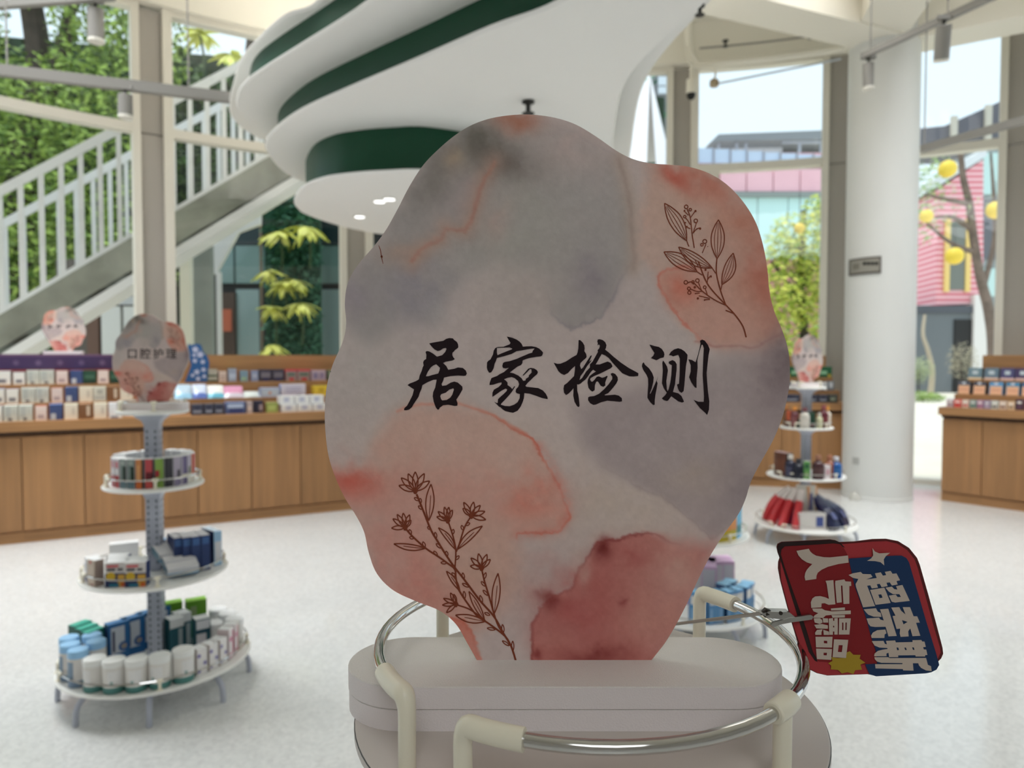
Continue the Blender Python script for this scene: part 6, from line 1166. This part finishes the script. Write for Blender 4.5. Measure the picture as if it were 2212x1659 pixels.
flat('star', [k7('1530 183 1548 208 1580 222 1662 218 1630 242 1614 268 1618 312 1590 288 1550 280 1490 278 1520 260 1535 238')], .0012, LT_)
def glyph(parts):
    bb = B()
    for i, loops in enumerate(parts): bb.poly([cw(lp, -.0012-.00003*i) for lp in loops], LT_)
    bb.build('card_character', cd, smooth=False)
glyph([[kA('650 430 945 380 985 450 1040 500 1120 545 1300 580 1450 585 1700 560 1880 540 1895 710 1650 745 1400 810 1250 880 1160 950 1130 1020 1125 1100 865 1135 845 1050 860 960 900 880 960 810 1030 745 900 705 780 630 700 540')]])
glyph([[kB('365 0 345 -55 485 -67 520 365 400 375 330 345 275 350 270 420 90 430 82 330 110 260 160 225 250 218 340 240 405 270')], [kB('515 -5 520 -55 680 -80 700 -45 800 -40 805 35 770 40 770 355 665 360 645 30 620 30 635 330 545 340')]])
glyph([[kB('440 440 690 420 692 470 445 475')], [kB('105 440 280 440 330 470 450 490 795 475 795 540 440 555 350 565 300 610 125 605 150 560 215 525 130 490')], [kB('450 560 690 555 690 600 470 605')],
       [kB('585 615 795 615 770 905 580 905'), kB('640 690 662 690 662 825 640 825'), kB('700 690 722 690 720 825 698 825')], [kB('400 620 475 610 480 660 500 660 500 615 560 610 563 740 563 780 560 905 500 905 500 850 475 850 475 910 410 910'), kB('478 745 498 750 498 778 478 775')],
       [kB('130 615 240 612 280 640 290 690 240 715 150 690')], [kB('140 730 280 715 385 740 385 800 300 800 180 795')], [kB('160 910 155 870 190 820 290 810 270 860 270 910')], [kB('290 610 385 615 390 690 300 690')], [kB('300 815 400 850 405 910 310 910')]])
glyph([[kB('165 945 470 945 460 1140 175 1135'), kB('315 1015 375 1020 375 1065 315 1060')], [kB('175 1155 460 1165 445 1358 190 1345'), kB('310 1230 370 1232 365 1278 310 1275')], [kB('495 990 750 1000 710 1325 470 1310'), kB('580 1095 650 1095 635 1220 565 1215')]])
glyph([[kC('-100 785 0 745 190 710 240 760 430 765 475 830 320 890 575 855 530 745 670 720 720 800 800 785 765 710 905 685 950 755 1045 745 1130 910 1045 930 1075 1010 935 1035 885 960 805 970 835 1050 690 1075 645 995 575 1005 605 1085 455 1105 420 1030 345 1040 535 1525 250 1555 80 1070 70 1000 135 880 0 850')], [kC('415 1140 755 1085 905 1450 545 1495'), kC('610 1250 680 1245 712 1325 640 1335')],
       [kC('780 1085 935 1060 990 1120 1065 1130 1030 1050 1185 1020 1360 1400 1010 1440 930 1420 860 1275 1025 1250 1070 1310 1150 1305 1110 1240 960 1240 860 1180')]])
glyph([[kD('245 50 520 25 560 100 625 130 645 220 470 215 350 170 300 120')], [kD('310 255 590 235 620 280 695 300 610 50 795 35 985 645 800 655 735 440 500 445 400 430 350 370')], [kD('425 690 410 640 450 570 550 515 730 500 755 585 715 610 708 690')],
       [kD('860 10 1040 0 1080 80 1180 165 1115 0 1280 0 1360 205 1440 205 1500 345 1415 350 1510 640 1335 650 1285 475 1240 540 1250 655 1070 665 1050 590 1060 480 980 490 890 200 955 190'), kD('1100 290 1225 330 1135 385')]])
glyph([[kD('425 760 690 755 720 820 765 835 745 755 950 745 965 790 1340 780 1335 740 1535 735 1555 770 1605 770 1635 890 1575 895 1590 945 1645 950 1670 1070 1620 1075 1620 1105 1410 1105 1400 1075 1015 1080 1020 1120 815 1120 800 1020 755 1040 758 1098 480 1100 490 1040 560 980 680 950 785 935 770 915 600 905 490 860'), kD('980 905 1020 905 1035 960 995 965'), kD('1155 905 1190 905 1210 960 1172 960'), kD('1330 900 1365 900 1385 955 1345 955')],
       [kD('485 1120 790 1118 830 1140 1640 1135 1680 1290 1750 1320 1765 1430 1640 1415 1530 1360 1480 1300 1465 1255 1345 1255 1360 1420 1130 1415 1120 1385 510 1370 500 1275 1110 1275 1115 1252 640 1245 540 1215 495 1165')]])
ch_ = thing('card_clip', aty(1660, 1325, YC+.01), 'thin metal rod with an alligator clip gripping the red and blue card', 'clip')
bb = B(); a, b_ = aty(1392, 1356, .66), aty(1646, 1325, YC+.003); bb.tube([a, (a+b_)/2, b_], .0013, STEEL, 8); bb.build('rod', ch_)
bb = B(); J = [(1640, 1322), (1655, 1317), (1700, 1318), (1712, 1328), (1702, 1336), (1690, 1334), (1672, 1332), (1655, 1330)]
bb.prism([p+Vector((0, -.004, 0)) for p in cw(J, 0)], [p+Vector((0, .003, 0)) for p in cw(J, 0)], STEEL); bb.build('upper_jaw', ch_)
bb = B(); J = [(1660, 1346), (1664, 1340), (1700, 1330), (1745, 1323), (1751, 1327), (1748, 1333), (1705, 1339), (1680, 1344), (1666, 1350)]
bb.prism([p+Vector((0, -.0045, 0)) for p in cw(J, 0)], [p+Vector((0, -.0025, 0)) for p in cw(J, 0)], STEEL); bb.build('lower_jaw', ch_)
bb = B(); a = aty(1646, 1324, YC-.001); bb.tube([a, aty(1652, 1323, YC-.001), aty(1660, 1325, YC-.001), aty(1668, 1328, YC-.001)], [.0016, .0034, .003, .0018], mat('clip_spring', (70, 66, 62), .3, 1.0), 10); bb.build('spring', ch_)
bb = B(); a = aty(1687, 1325, YC-.0045); bb.tube([a, a+Vector((0, .001, 0))], .0013, mat('clip_spring'), 10); bb.build('rivet', ch_)
